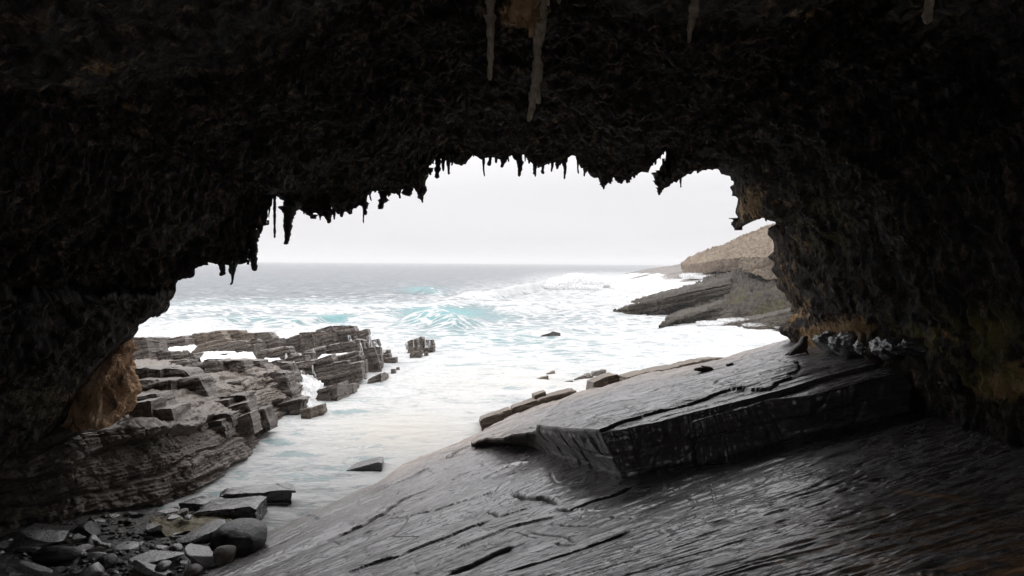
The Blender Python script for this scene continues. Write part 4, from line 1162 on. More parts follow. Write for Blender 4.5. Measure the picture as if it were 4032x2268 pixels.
rock_group('surf_rock', 'large dark layered rock in the foam in front of the ridge', ZM(np.array([540., 1060.])), [(ZM, (310, 925, 565, 845, 580, 1075, 290, 1070)), (ZM, (560, 840, 665, 815, 760, 1010, 580, 1075)), (ZM, (690, 850, 780, 845, 790, 980, 740, 1000)), (ZM, (770, 845, 830, 850, 842, 915, 790, 930), None, .8), (ZM, (290, 1020, 480, 960, 540, 1080, 285, 1075), None, .6)], rough=0.17, group=G1)
rock_group('surf_rock', 'brown mossy rock in the channel by the foot of the layered wall', ZM(np.array([250., 1290.])), [(ZM, (88, 1180, 240, 1150, 250, 1300, 95, 1300)), (ZM, (180, 1170, 372, 1098, 412, 1255, 220, 1300)), (ZM, (330, 1130, 395, 1110, 405, 1200, 340, 1210), None, .8)], matname='tanrock', rough=0.17, group=G1)
rock_group('surf_rock', 'small stepped rock in the foam right of the slanting pale edged rock', ZM(np.array([1290., 715.])), [(ZM, (1248, 655, 1300, 650, 1330, 720, 1270, 718)), ], D=.7, group=G1)
rock_group('surf_rock', 'tiny rock peeping from the foam just right of the stepped rock', ZM(np.array([1340., 660.])), [(ZM, (1318, 635, 1355, 632, 1362, 662, 1325, 662))], D=.5, group=G1)
rock_group('surf_rock', 'low dark rock alone between the ridge tip and the blocks in the foam', ZM(np.array([1110., 650.])), [(ZM, (1090, 630, 1130, 615, 1145, 650, 1080, 652))], D=.8, group=G1)
rock_group('surf_rock', 'broken rock stack washed by foam at the tip of the ridge', ZM(np.array([1230., 590.])), [(ZM, (1150, 410, 1222, 403, 1250, 510, 1155, 505), 81, 1.6), (ZM, (1140, 525, 1180, 515, 1200, 590, 1150, 590), 76, 1.3), (ZM, (1175, 520, 1308, 503, 1320, 590, 1190, 597), 75.6, 1.5), (ZM, (1150, 470, 1240, 465, 1250, 515, 1150, 515), 79.5, 1.3)], group=G1)
rock_group('surf_rock', 'tiny dark rock left of the slanting pale edged rock in the foam', ZM(np.array([930., 782.])), [(ZM, (915, 770, 940, 768, 945, 784, 915, 786))], D=.4, group=G1)
ZO = zoom(1500, 900, 1.515)
rock_group('surf_rock', 'lone dark rock with a pointed left end far out in the pale foam', ZO(np.array([1010., 643.])), [(ZO, (945, 643, 1030, 613, 1040, 645, 940, 648)), (ZO, (1025, 612, 1070, 622, 1074, 643, 1030, 645))], D=2.0, matname='blackrock', group=G1)
ZE = zoom(1850, 1380, 2.576)
rock_group('surf_rock', 'tan streaked rock in the foam, left of the long rock off the slab', ZE(np.array([730., 305.])), [(ZE, (665, 290, 800, 255, 808, 312, 670, 298)), (ZE, (780, 235, 865, 205, 878, 245, 800, 255))], matname='tanrock', D=1.2, group=G1)
rock_group('surf_rock', 'long low grey rock lying in the foam off the edge of the broad slab', ZE(np.array([1200., 300.])), [(ZE, (900, 322, 1050, 300, 1050, 325, 900, 330), None, .8), (ZE, (1045, 292, 1245, 235, 1250, 290, 1050, 312)), (ZE, (1245, 222, 1385, 192, 1412, 245, 1250, 278))], D=1.6, group=G1)

# shore blocks along the far edge of the platform
G2 = 'ledge blocks along the edge of the platform'
def edge_block(label, quads, **kw):
    rock = empty('ledge_block', tuple(P(quads[0][1][6] / 2.576 + 1850, quads[0][1][7] / 2.576 + 1380, quads[0][2])), label=label, category='rock', group=G2)
    for i, (z, q, Yd, D) in enumerate(quads):
        block('rock_block', Q(z, *q), (Yd, Yd), D, M[kw.get('mat', 'tanrock')], 700 + int(q[0]) + i, rock, 0.3, kw.get('rough', 0.09), skew=(-0.05 * D, -.05))
edge_block('nearest brown ledge block at the water, with a dark straight front', [(ZE, (100, 705, 425, 592, 440, 660, 135, 805), 45.5, 2.6)])
edge_block('middle brown ledge block, joined end to end with the nearest one', [(ZE, (420, 592, 690, 500, 695, 530, 440, 665), 46.0, 2.6)])
edge_block('farthest brown ledge block, with a raised grey lump on its left end', [(ZE, (690, 498, 1078, 396, 1082, 415, 700, 528), 46.0, 2.4), (ZE, (655, 455, 770, 415, 790, 480, 665, 495), 47.2, 2.0)])
edge_block('pinkish layered rock hump at the slab edge behind the long low rock', [(ZE, (1255, 325, 1400, 262, 1420, 345, 1250, 368), 47.5, 3), (ZE, (1390, 265, 1500, 240, 1600, 295, 1400, 345), 48, 3)], rough=0.14)
edge_block('brown rounded rock hump on the far edge of the broad slab', [(ZE, (1600, 270, 1820, 212, 1900, 240, 1605, 315), 45.5, 3), (ZE, (1820, 215, 2150, 155, 2200, 195, 1830, 262), 46, 3)], rough=0.14)
edge_block('tan rock beyond the far edge of the broad slab, washed by foam', [(ZE, (2080, 165, 2400, 90, 2420, 150, 2110, 190), 52, 3), (ZE, (2390, 90, 2576, 66, 2610, 105, 2400, 150), 54, 3)], mat='tanrock', rough=0.15)

# ------------------------------------------------------------------ headland across the water
head = empty('headland', (60, 200, 0), kind='structure')

def hp(L):
    a = np.array(L, float)
    q = ZH(a[:, :2])
    return P(q[:, 0], q[:, 1], a[:, 2])

def head_part(name, rows, nu, counts, mat, amp, fs, st=0.0, t=1.5, wash=None, seed=0, drip=0.0, sink=True):
    G = loft(rows, nu, counts)
    N = grid_normals(G)
    if (N * (np.array([0, 0, EYE]) - G)).sum(-1).mean() < 0: N = -N
    d = amp * fbm(G * fs + seed, 5, 0.55) + st * strata(G, t, seed, 0.2)
    if drip:
        d = d + drip * fbm(G * np.array([.7, .5, .12]) + 3, 4, 0.6, mode=1)
    G2 = G + N * d[..., None]
    at = None
    if sink: G2[0, :, 2] = -2.0
    if wash is not None: at = {'wash': np.clip(wash(G2), 0, 1)}
    return into(grid_obj(name, G2, M[mat], attrs=at), head)

# far ramp running down into the sea, water draining off it
head_part('rock_ramp', [
    hp([(100, 725, 330), (500, 740, 270), (900, 730, 232), (1300, 690, 215), (1560, 640, 212)]),
    hp([(150, 712, 345), (500, 695, 300), (900, 700, 250), (1300, 650, 232), (1560, 600, 224)]),
    hp([(160, 706, 352), (300, 645, 365), (430, 590, 378), (600, 560, 386), (740, 538, 392), (900, 515, 396), (1000, 497, 398), (1200, 470, 390), (1600, 440, 380)]),
    hp([(160, 712, 372), (300, 655, 385), (430, 600, 398), (600, 575, 406), (740, 560, 412), (900, 540, 416), (1000, 530, 418), (1200, 520, 410), (1600, 520, 400)])],
    260, [16, 90, 14], 'ramp', 0.9, 0.05, 0.9, 1.6, wash=lambda g: 1.15 - (g[..., 2] - 0.2) / 6.5 + 0.25 * fbm(g * np.array([.08, .03, .2]), 3), seed=5)
# pale cap with its hanging lower edge
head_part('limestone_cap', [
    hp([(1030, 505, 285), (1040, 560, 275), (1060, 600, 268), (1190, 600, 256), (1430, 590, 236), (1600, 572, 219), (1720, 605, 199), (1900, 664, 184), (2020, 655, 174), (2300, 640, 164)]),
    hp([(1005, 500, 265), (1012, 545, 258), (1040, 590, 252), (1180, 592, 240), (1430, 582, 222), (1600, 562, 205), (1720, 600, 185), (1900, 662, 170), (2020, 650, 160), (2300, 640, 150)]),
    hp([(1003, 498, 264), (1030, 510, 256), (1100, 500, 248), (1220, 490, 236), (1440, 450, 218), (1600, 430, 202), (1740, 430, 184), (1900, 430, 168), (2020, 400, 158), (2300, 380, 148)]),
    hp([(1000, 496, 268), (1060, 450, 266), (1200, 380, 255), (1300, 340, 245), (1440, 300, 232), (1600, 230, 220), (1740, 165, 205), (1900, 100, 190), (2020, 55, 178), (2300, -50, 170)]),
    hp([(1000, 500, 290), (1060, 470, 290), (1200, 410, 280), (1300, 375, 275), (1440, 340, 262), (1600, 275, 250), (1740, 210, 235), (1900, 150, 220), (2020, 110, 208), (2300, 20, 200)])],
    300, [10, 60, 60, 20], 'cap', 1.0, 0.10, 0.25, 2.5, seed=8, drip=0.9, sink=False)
# wall under the cap
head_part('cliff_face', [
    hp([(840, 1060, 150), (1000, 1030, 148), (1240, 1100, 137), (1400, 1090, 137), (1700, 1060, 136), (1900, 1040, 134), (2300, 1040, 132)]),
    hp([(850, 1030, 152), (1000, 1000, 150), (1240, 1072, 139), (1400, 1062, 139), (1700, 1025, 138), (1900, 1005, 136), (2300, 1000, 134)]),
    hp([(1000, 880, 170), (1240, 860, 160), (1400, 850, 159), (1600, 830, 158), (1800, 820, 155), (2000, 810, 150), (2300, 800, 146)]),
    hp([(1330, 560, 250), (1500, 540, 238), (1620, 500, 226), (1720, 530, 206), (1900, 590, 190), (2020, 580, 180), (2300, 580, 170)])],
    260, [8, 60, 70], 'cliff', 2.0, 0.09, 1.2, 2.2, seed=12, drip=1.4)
# long ledge with a dark undercut front
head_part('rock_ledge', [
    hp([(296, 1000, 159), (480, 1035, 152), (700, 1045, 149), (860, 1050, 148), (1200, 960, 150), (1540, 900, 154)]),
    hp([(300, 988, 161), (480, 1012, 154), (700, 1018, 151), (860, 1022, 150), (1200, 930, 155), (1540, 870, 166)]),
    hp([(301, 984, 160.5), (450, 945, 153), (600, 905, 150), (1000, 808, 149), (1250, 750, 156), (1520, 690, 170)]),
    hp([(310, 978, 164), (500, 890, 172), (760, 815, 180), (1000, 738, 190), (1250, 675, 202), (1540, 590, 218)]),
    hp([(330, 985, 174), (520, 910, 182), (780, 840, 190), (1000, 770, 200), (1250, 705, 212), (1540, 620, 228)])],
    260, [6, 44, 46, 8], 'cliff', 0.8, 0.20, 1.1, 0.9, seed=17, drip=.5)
# pale bedding surface on top of that ledge, washed white along its upper edge
head_part('rock_ramp', [
    hp([(470, 905, 166), (760, 840, 172), (1000, 765, 180), (1250, 705, 190), (1540, 625, 206)]),
    hp([(480, 893, 176), (700, 800, 200), (1000, 715, 222), (1250, 660, 236), (1500, 590, 246)]),
    hp([(480, 900, 190), (700, 815, 215), (1000, 735, 235), (1250, 685, 250), (1500, 620, 260)])],
    180, [40, 10], 'ramp', 0.5, 0.1, 0.5, 0.9, wash=lambda g: 0.85 - (g[..., 2] - 1.5) / 9 + 0.2 * fbm(g * np.array([.08, .03, .2]), 3), seed=3)
# lower ledges at the foot of the wall
head_part('rock_ledge', [
    hp([(770, 1170, 119), (950, 1145, 126), (1240, 1095, 136), (1500, 1060, 138), (1760, 1020, 140)]),
    hp([(780, 1150, 121), (950, 1120, 128), (1240, 1073, 138), (1500, 1040, 140), (1760, 1000, 142)]),
    hp([(790, 1140, 121), (950, 1075, 125), (1310, 972, 137), (1500, 920, 146), (1760, 870, 156)]),
    hp([(855, 1045, 140), (1000, 962, 150), (1310, 905, 154), (1520, 872, 158), (1760, 842, 160)]),
    hp([(860, 1075, 150), (1000, 1000, 158), (1310, 950, 162), (1520, 920, 166), (1760, 890, 168)])],
    200, [6, 30, 26, 6], 'cliff', 0.8, 0.22, 0.9, 0.8, seed=23, drip=.4)
head_part('rock_ledge', [
    hp([(1320, 1165, 120), (1500, 1170, 119), (1700, 1172, 118), (1900, 1190, 116), (2030, 1200, 115), (2300, 1210, 113)]),
    hp([(1330, 1146, 122), (1500, 1148, 121), (1700, 1150, 120), (1900, 1172, 118), (2030, 1182, 117), (2300, 1190, 115)]),
    hp([(1335, 1140, 123), (1480, 1105, 123), (1600, 1080, 123), (1900, 1010, 122), (2030, 992, 120), (2300, 950, 117)]),
    hp([(1500, 1085, 131), (1600, 1050, 133), (1700, 1022, 134), (1900, 990, 134), (2100, 950, 131), (2300, 920, 128)]),
    hp([(1500, 1110, 140), (1600, 1080, 142), (1700, 1052, 143), (1900, 1020, 143), (2100, 980, 140), (2300, 950, 137)])],
    200, [6, 34, 26, 6], 'cliff', 0.7, 0.22, 0.9, 0.9, seed=29, drip=.4)

# ------------------------------------------------------------------ orange limestone foot of the arch on the left
def column():
    rows = [pts([(130, 1100, 29.8), (200, 1085, 29.6), (260, 1075, 29.8), (305, 1062, 31.2), (318, 1040, 33.5)]),
            pts([(150, 1000, 30.2), (205, 985, 29.6), (260, 975, 29.8), (320, 985, 31.2), (350, 985, 33.5)]),
            pts([(190, 930, 30.4), (240, 920, 29.8), (285, 915, 29.8), (325, 920, 31.4), (334, 925, 33.8)]),
            pts([(215, 885, 30.6), (260, 880, 30.0), (295, 875, 30.0), (330, 870, 31.6), (338, 880, 34)]),
            pts([(230, 840, 30.8), (270, 838, 30.2), (300, 835, 30.2), (322, 832, 31.8), (330, 838, 34)])]
    G = loft(rows, 110, [40, 36, 30, 24])
    N = grid_normals(G)
    if N[..., 1].mean() > 0: N = -N
    d = 0.65 * fbm(G * 0.7, 3) + 0.45 * fbm(G * np.array([2, 2, .9]) + 5, 5, 0.62, mode=1)
    G2 = G + N * d[..., None]
    into_cave(grid_obj('limestone_column', G2, M['orange']))
m_ = NT('orange_column')
a_ = m_.noise(m_.coord((1, 1, .5)), 1.6, 8, 0.68, 0.3); b_ = m_.noise(m_.coord((1, 1, .6)), 6, 6, 0.65)
c_ = m_.ramp(a_, [(0.36, (0.06, 0.036, 0.024)), (0.52, (0.50, 0.31, 0.18)), (0.75, (0.74, 0.55, 0.37))])
c_ = m_.mix(m_.rng(b_, 0.5, 0.75, 0, 0.6), c_, (0.13, 0.075, 0.045))
M['orange'] = m_.done(c_, 0.85, m_.bump(b_, 0.9, 0.10, m_.bump(a_, 0.9, 0.3)), 0.2)
column()

def right_foot():
    """golden base of the right pillar and the dark knob on its sea side"""
    rows = [ZR(np.array([(1640, 290), (1760, 300), (1880, 330), (2060, 330), (2200, 280), (2420, 210)], float)),
            ZR(np.array([(1590, 190), (1750, 200), (1900, 210), (2060, 220), (2200, 190), (2420, 150)], float)),
            ZR(np.array([(1640, 60), (1760, 60), (1900, 60), (2080, 40), (2240, 30), (2420, 40)], float)),
            ZR(np.array([(1740, -60), (1820, -60), (1950, -60), (2100, -60), (2260, -60), (2420, -60)], float))]
    ys = [np.array([39.6, 38.6, 37.6, 36.2, 35.0, 33.0]), np.array([39.6, 38.3, 37.2, 35.8, 34.6, 32.6]), np.array([39.8, 38.5, 37.4, 36.0, 34.8, 32.8]), np.array([40.2, 39, 38, 36.6, 35.4, 33.4])]
    G = loft([P(r[:, 0], r[:, 1], y) for r, y in zip(rows, ys)], 130, [34, 34, 24])
    N = grid_normals(G)
    if N[..., 1].mean() > 0: N = -N
    d = 0.30 * fbm(G * 0.9, 3) + 0.22 * fbm(G * 2.2 + 5, 5, 0.62, mode=1)
    G2 = G + N * d[..., None]
    into_cave(grid_obj('limestone_foot', G2, M['gold']))
m_ = NT('golden_limestone')
a_ = m_.noise(m_.coord(), 1.1, 8, 0.66, 0.3); b_ = m_.noise(m_.coord(), 7, 6, 0.65)
c_ = m_.ramp(a_, [(0.32, (0.06, 0.035, 0.022)), (0.5, (0.40, 0.26, 0.12)), (0.75, (0.62, 0.45, 0.24))])
c_ = m_.mix(m_.rng(b_, 0.5, 0.8, 0, 0.55), c_, (0.07, 0.042, 0.025))
M['gold'] = m_.done(c_, 0.85, m_.bump(b_, 0.9, 0.08, m_.bump(a_, 0.9, 0.25)), 0.2)
right_foot()

# ------------------------------------------------------------------ stones
def ico(n):
    t = (1 + 5 ** .5) / 2
    v = np.array([(-1, t, 0), (1, t, 0), (-1, -t, 0), (1, -t, 0), (0, -1, t), (0, 1, t), (0, -1, -t), (0, 1, -t), (t, 0, -1), (t, 0, 1), (-t, 0, -1), (-t, 0, 1)], float)
    v /= np.linalg.norm(v[0])
    f = [(0, 11, 5), (0, 5, 1), (0, 1, 7), (0, 7, 10), (0, 10, 11), (1, 5, 9), (5, 11, 4), (11, 10, 2), (10, 7, 6), (7, 1, 8), (3, 9, 4), (3, 4, 2), (3, 2, 6), (3, 6, 8), (3, 8, 9), (4, 9, 5), (2, 4, 11), (6, 2, 10), (8, 6, 7), (9, 8, 1)]
    for _ in range(n):
        v = list(map(tuple, v)); cache = {}; nf = []
        def mid(a, b):
            k = (min(a, b), max(a, b))
            if k not in cache:
                m = np.array(v[a]) + np.array(v[b]); m /= np.linalg.norm(m)
                cache[k] = len(v); v.append(tuple(m))
            return cache[k]
        for a, b, c in f:
            x, y, z = mid(a, b), mid(b, c), mid(c, a)
            nf += [(a, x, z), (b, y, x), (c, z, y), (x, y, z)]
        f = nf; v = np.array(v)
    return np.array(v), np.array(f, int)
ICO3, ICO2, ICO4 = ico(3), ico(2), ico(4)

def stone_mesh(name, size, mat, seed, cuts=9, noise=0.06, ico_=None, round_=0.0, top_flat=None):
    v, f = ico_ or ICO3
    rs = np.random.RandomState(seed)
    p = v.copy() * 1.25
    for k in range(cuts):
        n = rs.normal(size=3); n /= np.linalg.norm(n)
        d = rs.uniform(0.55, 0.92)
        if k == 0 and top_flat: n = np.array([0.05, -.08, 1.0]); n /= np.linalg.norm(n); d = top_flat
        o = p @ n - d
        p = p - np.outer(np.clip(o, 0, None), n) * (1 - round_ * 0.4)
    p = p * (1 - round_) + v * round_
    p = p * (1 + noise * fbm(p * 1.7 + seed, 4, 0.6))[:, None]
    p = p * np.array(size) / 2
    return raw_mesh(name, p, f, mat, True)

def stone(name, label, cat, box, Y, depth, mat, seed, rot=(0, 0, 0), cuts=9, noise=0.07, round_=0.0, flat=None, group=None, hi=False):
    """box: (x, y, width, height) of the stone in view pixels"""
    x, y, w, h = [k * 1.5652 for k in box]
    c = P(x + w / 2, y + h / 2, Y)
    sz = (w * Y / FPX, depth, h * Y / FPX)
    o = link(name, stone_mesh(name, sz, M[mat], seed, cuts, noise, ICO4 if hi else ICO3, round_, flat))
    o.location = c; o.rotation_euler = rot
    o['label'] = label; o['category'] = cat
    if group: o['group'] = group
    return o

ZB = zoom(0, 1600, 1.9815)
# big flat slabs and blocks at the mouth of the channel
def loose(name, label, quads, matname='blackrock', rough=0.07, layers=0.3, cat='rock slab'):
    z, q0, Y0 = quads[0][:3]
    b = z(np.array([[(q0[4] + q0[6]) / 2, q0[5]]], float))[0]
    o = empty(name, tuple(P(b[0], b[1], Y0 if np.isscalar(Y0) else Y0[0])), label=label, category=cat)
    for i, (z, q, Y0, D, sk) in enumerate(quads):
        block('rock_block' if i else 'rock_mass', Q(z, *q), Y0, D, M[matname], 1300 + int(q[0]) + 3 * i, o, layers, rough, skew=sk, res=38)
    return o
loose('rock_slab', 'dark flat slab jutting right into the channel, farthest of the loose slabs', [(ZB, (1700, 690, 2290, 645, 2266, 748, 1800, 800), 31.5, 0.9, (-.3, .1)), (ZB, (1890, 760, 2262, 748, 2190, 835, 2005, 875), 31.3, 0.8, (-.3, .0))])
loose('rock_slab', 'thin flat slab with a wet top lying between the big block and the wall', [(ZB, (1390, 752, 1700, 772, 1690, 815, 1400, 800), 30.4, 1.1, (0.4, .05))])
loose('rock_slab', 'big squared block with a broad pale wet top beside the channel', [(ZB, (1478, 835, 2000, 772, 2012, 950, 1480, 935), (28.3, 28.6), 2.0, (-.2, .0))])
loose('rock_slab', 'wedge shaped slab with a steep dark end standing in the channel', [(Z6, (112, 402, 522, 296, 522, 392, 118, 418), (36.6, 36.6), 1.6, (-.2, .02))], rough=0.03)
loose('rock_slab', 'low dark flat rock at the edge of the platform behind the wedge slab', [(Z6, (610, 318, 820, 268, 840, 330, 612, 342), 40.5, 1.5, (0, .1))], rough=0.05)
stone('boulder', 'large rounded black boulder at the foot of the platform by the channel', 'boulder', (845, 1316, 0.1, .1), 25.2, 1.6, 'darkstone', 5)
bpy.data.objects.remove(bpy.data.objects['boulder'])
def zst(name, label, cat, box, Y, depth, mat, seed, **kw):
    """box given in the enlarged lower left view"""
    a = ZB(np.array([[box[0], box[1]], [box[0] + box[2], box[1] + box[3]]], float)) / 1.5652
    return stone(name, label, cat, (a[0, 0], a[0, 1], a[1, 0] - a[0, 0], a[1, 1] - a[0, 1]), Y, depth, mat, seed, **kw)
zst('boulder', 'large rounded black boulder at the foot of the platform by the channel', 'boulder', (1680, 905, 375, 260), 25.6, 2.2, 'darkstone', 5, cuts=5, round_=.55, hi=True)
zst('boulder', 'grey boulder with a sloping pale top, left of the black boulder', 'boulder', (1400, 925, 330, 130), 26.4, 1.6, 'greystone', 11, cuts=8, flat=.5, rot=(0, -.25, 0), hi=True)
zst('boulder', 'rounded brown grey boulder leaning below the black boulder', 'boulder', (1675, 1085, 172, 140), 24.3, 1.0, 'brownstone', 12, cuts=6, round_=.45)
zst('flat_stone', 'pale flat stone with ragged right end, widest of the shingle slabs', 'stone', (1050, 1128, 400, 75), 24.0, 1.3, 'palestone', 13, cuts=10, flat=.35)
zst('flat_stone', 'pale flat stone tilted down to the right beside the brown grey boulder', 'stone', (1455, 1090, 235, 140), 23.9, 0.9, 'palestone', 14, cuts=9, flat=.4, rot=(0, .35, 0))
zst('flat_stone', 'long narrow pale stone in front of the widest pale slab', 'stone', (1050, 1232, 340, 90), 23.1, 0.7, 'palestone', 15, cuts=9, flat=.3, rot=(0, .28, 0))
zst('flat_stone', 'small oval pale flat stone behind the widest pale slab', 'stone', (900, 1070, 170, 55), 25.2, 0.8, 'palestone', 16, cuts=4, round_=.4, flat=.5)
zst('flat_stone', 'pale rough stone left of the small oval one', 'stone', (605, 1095, 215, 60), 24.8, 0.8, 'palestone', 17, cuts=10, flat=.45, rot=(0, .12, 0))
zst('boulder', 'big pale weathered boulder at the far left against the wall', 'boulder', (20, 890, 520, 240), 26.0, 2.2, 'greystone', 18, cuts=9, hi=True)
zst('boulder', 'dark rounded boulder with squared right end, left in the shingle', 'boulder', (295, 1098, 295, 120), 23.8, 1.1, 'darkstone', 19, cuts=6, round_=.3)
zst('boulder', 'dark upright boulder between pale boulder and yellow grit', 'boulder', (610, 915, 170, 110), 26.3, 1.0, 'darkstone', 20, cuts=8)
zst('flat_stone', 'grey pointed stone standing on the grit behind the shingle', 'stone', (1130, 915, 125, 75), 26.5, .7, 'greystone', 21, cuts=9)
zst('flat_stone', 'long thin pale stone slanting down to the right in the lower left corner', 'stone', (160, 1240, 280, 70), 22.4, .25, 'palestone', 22, cuts=3, flat=.5, rot=(0, .33, 0), noise=.02)
zst('flat_stone', 'square white stone near the lower left corner', 'stone', (430, 1255, 75, 55), 22.3, .4, 'palestone', 23, cuts=12)
zst('flat_stone', 'two lobed pale stone at the bottom left of the widest slab', 'stone', (650, 1240, 160, 100), 22.6, .8, 'palestone', 24, cuts=7, round_=.2, rot=(0, .3, 0))
zst('boulder', 'dark round boulder with pale right edge above the two lobed stone', 'boulder', (760, 1165, 135, 95), 23.6, .8, 'darkstone', 25, cuts=5, round_=.5)
zst('boulder', 'small round grey boulder at the very bottom by the platform', 'boulder', (1440, 1245, 125, 85), 23.0, .7, 'brownstone', 26, cuts=5, round_=.5)
zst('boulder', 'grey half buried boulder left of the small round one', 'boulder', (1205, 1220, 120, 60), 23.3, .7, 'greystone', 27, cuts=6, round_=.4)
zst('flat_stone', 'narrow pale sliver of stone in front of the black boulder', 'stone', (1660, 1015, 130, 60), 25.0, .3, 'palestone', 28, cuts=6, flat=.4, rot=(0, .45, 0))
zst('flat_stone', 'brown pointed stone upright beside the big squared block', 'stone', (1395, 795, 60, 60), 27.6, .5, 'brownstone', 29, cuts=8)
zst('flat_stone', 'flat grey stone with bright top between the block and the wall foot', 'stone', (1225, 795, 150, 45), 28.4, .8, 'palestone', 30, cuts=10, flat=.35)
zst('flat_stone', 'small pale stone just below the flat bright topped one', 'stone', (1305, 840, 90, 45), 27.8, .5, 'palestone', 31, cuts=9, flat=.4)
zst('flat_stone', 'pale stone against the left end of the big squared block', 'stone', (1440, 845, 50, 45), 27.5, .4, 'palestone', 32, cuts=7)
zst('flat_stone', 'grey tilted stone between the oval stone and the black boulder', 'stone', (1320, 1080, 95, 60), 24.6, .5, 'greystone', 33, cuts=8, rot=(0, .4, 0))
zst('flat_stone', 'white wedge stone left of the dark upright boulder', 'stone', (575, 1000, 80, 60), 25.4, .5, 'palestone', 34, cuts=9)
zst('flat_stone', 'pinkish stone at the far left edge of the shingle', 'stone', (15, 1040, 75, 55), 24.6, .5, 'greystone', 35, cuts=7)
zst('flat_stone', 'pale small stone under the pinkish one at the picture edge', 'stone', (-20, 1135, 45, 40), 24.0, .4, 'palestone', 36, cuts=8)
zst('flat_stone', 'pale slab lying in the lower left corner below the long thin stone', 'stone', (70, 1275, 110, 55), 22.1, .5, 'palestone', 37, cuts=9, flat=.4, rot=(0, .3, 0))

# shingle bed under them and countless small stones
def shingle():
    rows = [pts([(-300, 1330, 27), (0, 1318, 27.2), (200, 1288, 28.6), (400, 1270, 31), (560, 1250, 33)]),
            pts([(-300, 1390, 24.5), (0, 1370, 25), (200, 1345, 26), (420, 1325, 27), (640, 1310, 27.5)]),
            pts([(-300, 1450, 22.5), (0, 1420, 23), (250, 1405, 23.8), (450, 1390, 24.5), (680, 1375, 25)]),
            pts([(-300, 1560, 20), (0, 1520, 20.6), (250, 1500, 21.2), (430, 1480, 21.8), (600, 1460, 22.6)]),
            pts([(-300, 1800, 16), (0, 1760, 16.5), (250, 1720, 17), (430, 1700, 17.3), (560, 1660, 18)])]
    G = loft(rows, 130, [30, 30, 30, 12])
    G[..., 2] -= 0.12
    G[..., 2] += 0.10 * fbm(G * 2.2, 4, .6, mode=1)
    G[..., 2] -= 0.35 * sstep(.82, 1, np.linspace(0, 1, 130))[None]
    grid_obj('shingle_beach', G, M['beach'], kind='structure')
    return G
SH = shingle()
rs = np.random.RandomState(5)
base_st = {mk: [stone_mesh('cobble', (1.1, .9, .42), M[mk], 50 + k, cuts=13, ico_=ICO3, round_=.08 * (k % 3)) for k in range(4)] for mk in ('greystone', 'brownstone', 'darkstone', 'palestone')}
flat_SH = SH[6:92, 40:124].reshape(-1, 3)
for k in range(150):
    p = flat_SH[rs.randint(len(flat_SH))] + np.array([rs.uniform(-.1, .1), rs.uniform(-.1, .1), 0.02])
    mk = rs.choice(['greystone', 'brownstone', 'darkstone', 'palestone'], p=[.42, .25, .22, .11])
    s = 0.22 + 0.5 * rs.rand() ** 2.2
    o = link('cobble', base_st[mk][rs.randint(4)])
    o.location = p; o.scale = (s, s * rs.uniform(.7, 1), s * rs.uniform(.6, 1)); o.rotation_euler = (rs.uniform(-.3, .3), rs.uniform(-.3, .5), rs.uniform(0, 6))
    o['label'] = {'greystone': 'small wet grey cobble among the shingle at the foot of the left wall', 'brownstone': 'small brown cobble among the shingle at the foot of the left wall', 'darkstone': 'small blackish cobble among the shingle at the foot of the left wall', 'palestone': 'small pale cobble among the shingle at the foot of the left wall'}[mk]
    o['category'] = 'cobble'; o['group'] = {'greystone': 'grey cobbles', 'brownstone': 'brown cobbles', 'darkstone': 'blackish cobbles', 'palestone': 'pale cobbles'}[mk]

# pebbly fill: more small stones than anyone could count, joined
def pebble_fill():
    vs, fs, off = [], [], 0
    v, f = ICO2[0], ICO2[1]
    v1, f1 = ico(1)
    for k in range(500):
        p = flat_SH[rs.randint(len(flat_SH))] + np.array([rs.uniform(-.15, .15), rs.uniform(-.15, .15), 0.0])
        s = rs.uniform(.06, .16)
        q = v1 * (1 + .25 * rs.normal(size=(len(v1), 1)) * .5) * np.array([s, s * .8, s * .5])
        a = rs.uniform(0, 6); c, sn = math.cos(a), math.sin(a)
        q = np.stack([q[:, 0] * c - q[:, 1] * sn, q[:, 0] * sn + q[:, 1] * c, q[:, 2]], -1) + p
        vs.append(q); fs.append(f1 + off); off += len(q)
    link('pebbles', raw_mesh('pebbles', np.concatenate(vs), np.concatenate(fs), M['darkstone'], False), kind='stuff')
pebble_fill()
# yellow shell grit swept against the wall
def grit():
    rows = [pts([(375, 1300, 27.6), (440, 1290, 28), (500, 1288, 28.6), (570, 1286, 29)]), pts([(390, 1318, 27.0), (450, 1312, 27.3), (510, 1306, 27.8), (580, 1302, 28.2)]), pts([(420, 1345, 26), (470, 1335, 26.4), (530, 1325, 26.8), (590, 1315, 27.4)])]
    G = loft(rows, 50, [12, 14]); G[..., 2] += 0.06 + 0.16 * fbm(G * 2.0, 3) - 0.12
    grid_obj('shell_grit', G, M['sand'], kind='stuff')
grit()

# grey lobed ledge under the right wall
lobe_root = empty('rock_ledge', tuple(bed_pt(3400, 1360, 1.5)), label='light grey water worn ledge with rounded lobes under the right wall', category='rock ledge')
for i, (x, y, w, h, Yd, dp) in enumerate([(3235, 1318, 140, 80, 31.0, 1.8), (3300, 1308, 150, 95, 28.9, 2.0), (3385, 1316, 140, 80, 26.6, 1.8), (3460, 1318, 130, 80, 24.4, 1.7), (3530, 1335, 110, 65, 22.7, 1.5), (3600, 1335, 100, 60, 21.2, 1.4)]):
    o = link('lobe', stone_mesh('lobe', (w * Yd / FPX * 1.25, dp, h * Yd / FPX * 1.2), M['greystone'], 70 + i, cuts=6, noise=.30, round_=.5, ico_=ICO4))
    o.location = P(x + w / 2, y + h / 2, Yd); o.rotation_euler = (0, .25, i)
    o.parent = lobe_root; o.matrix_parent_inverse = Matrix.Translation(-Vector(lobe_root.location))

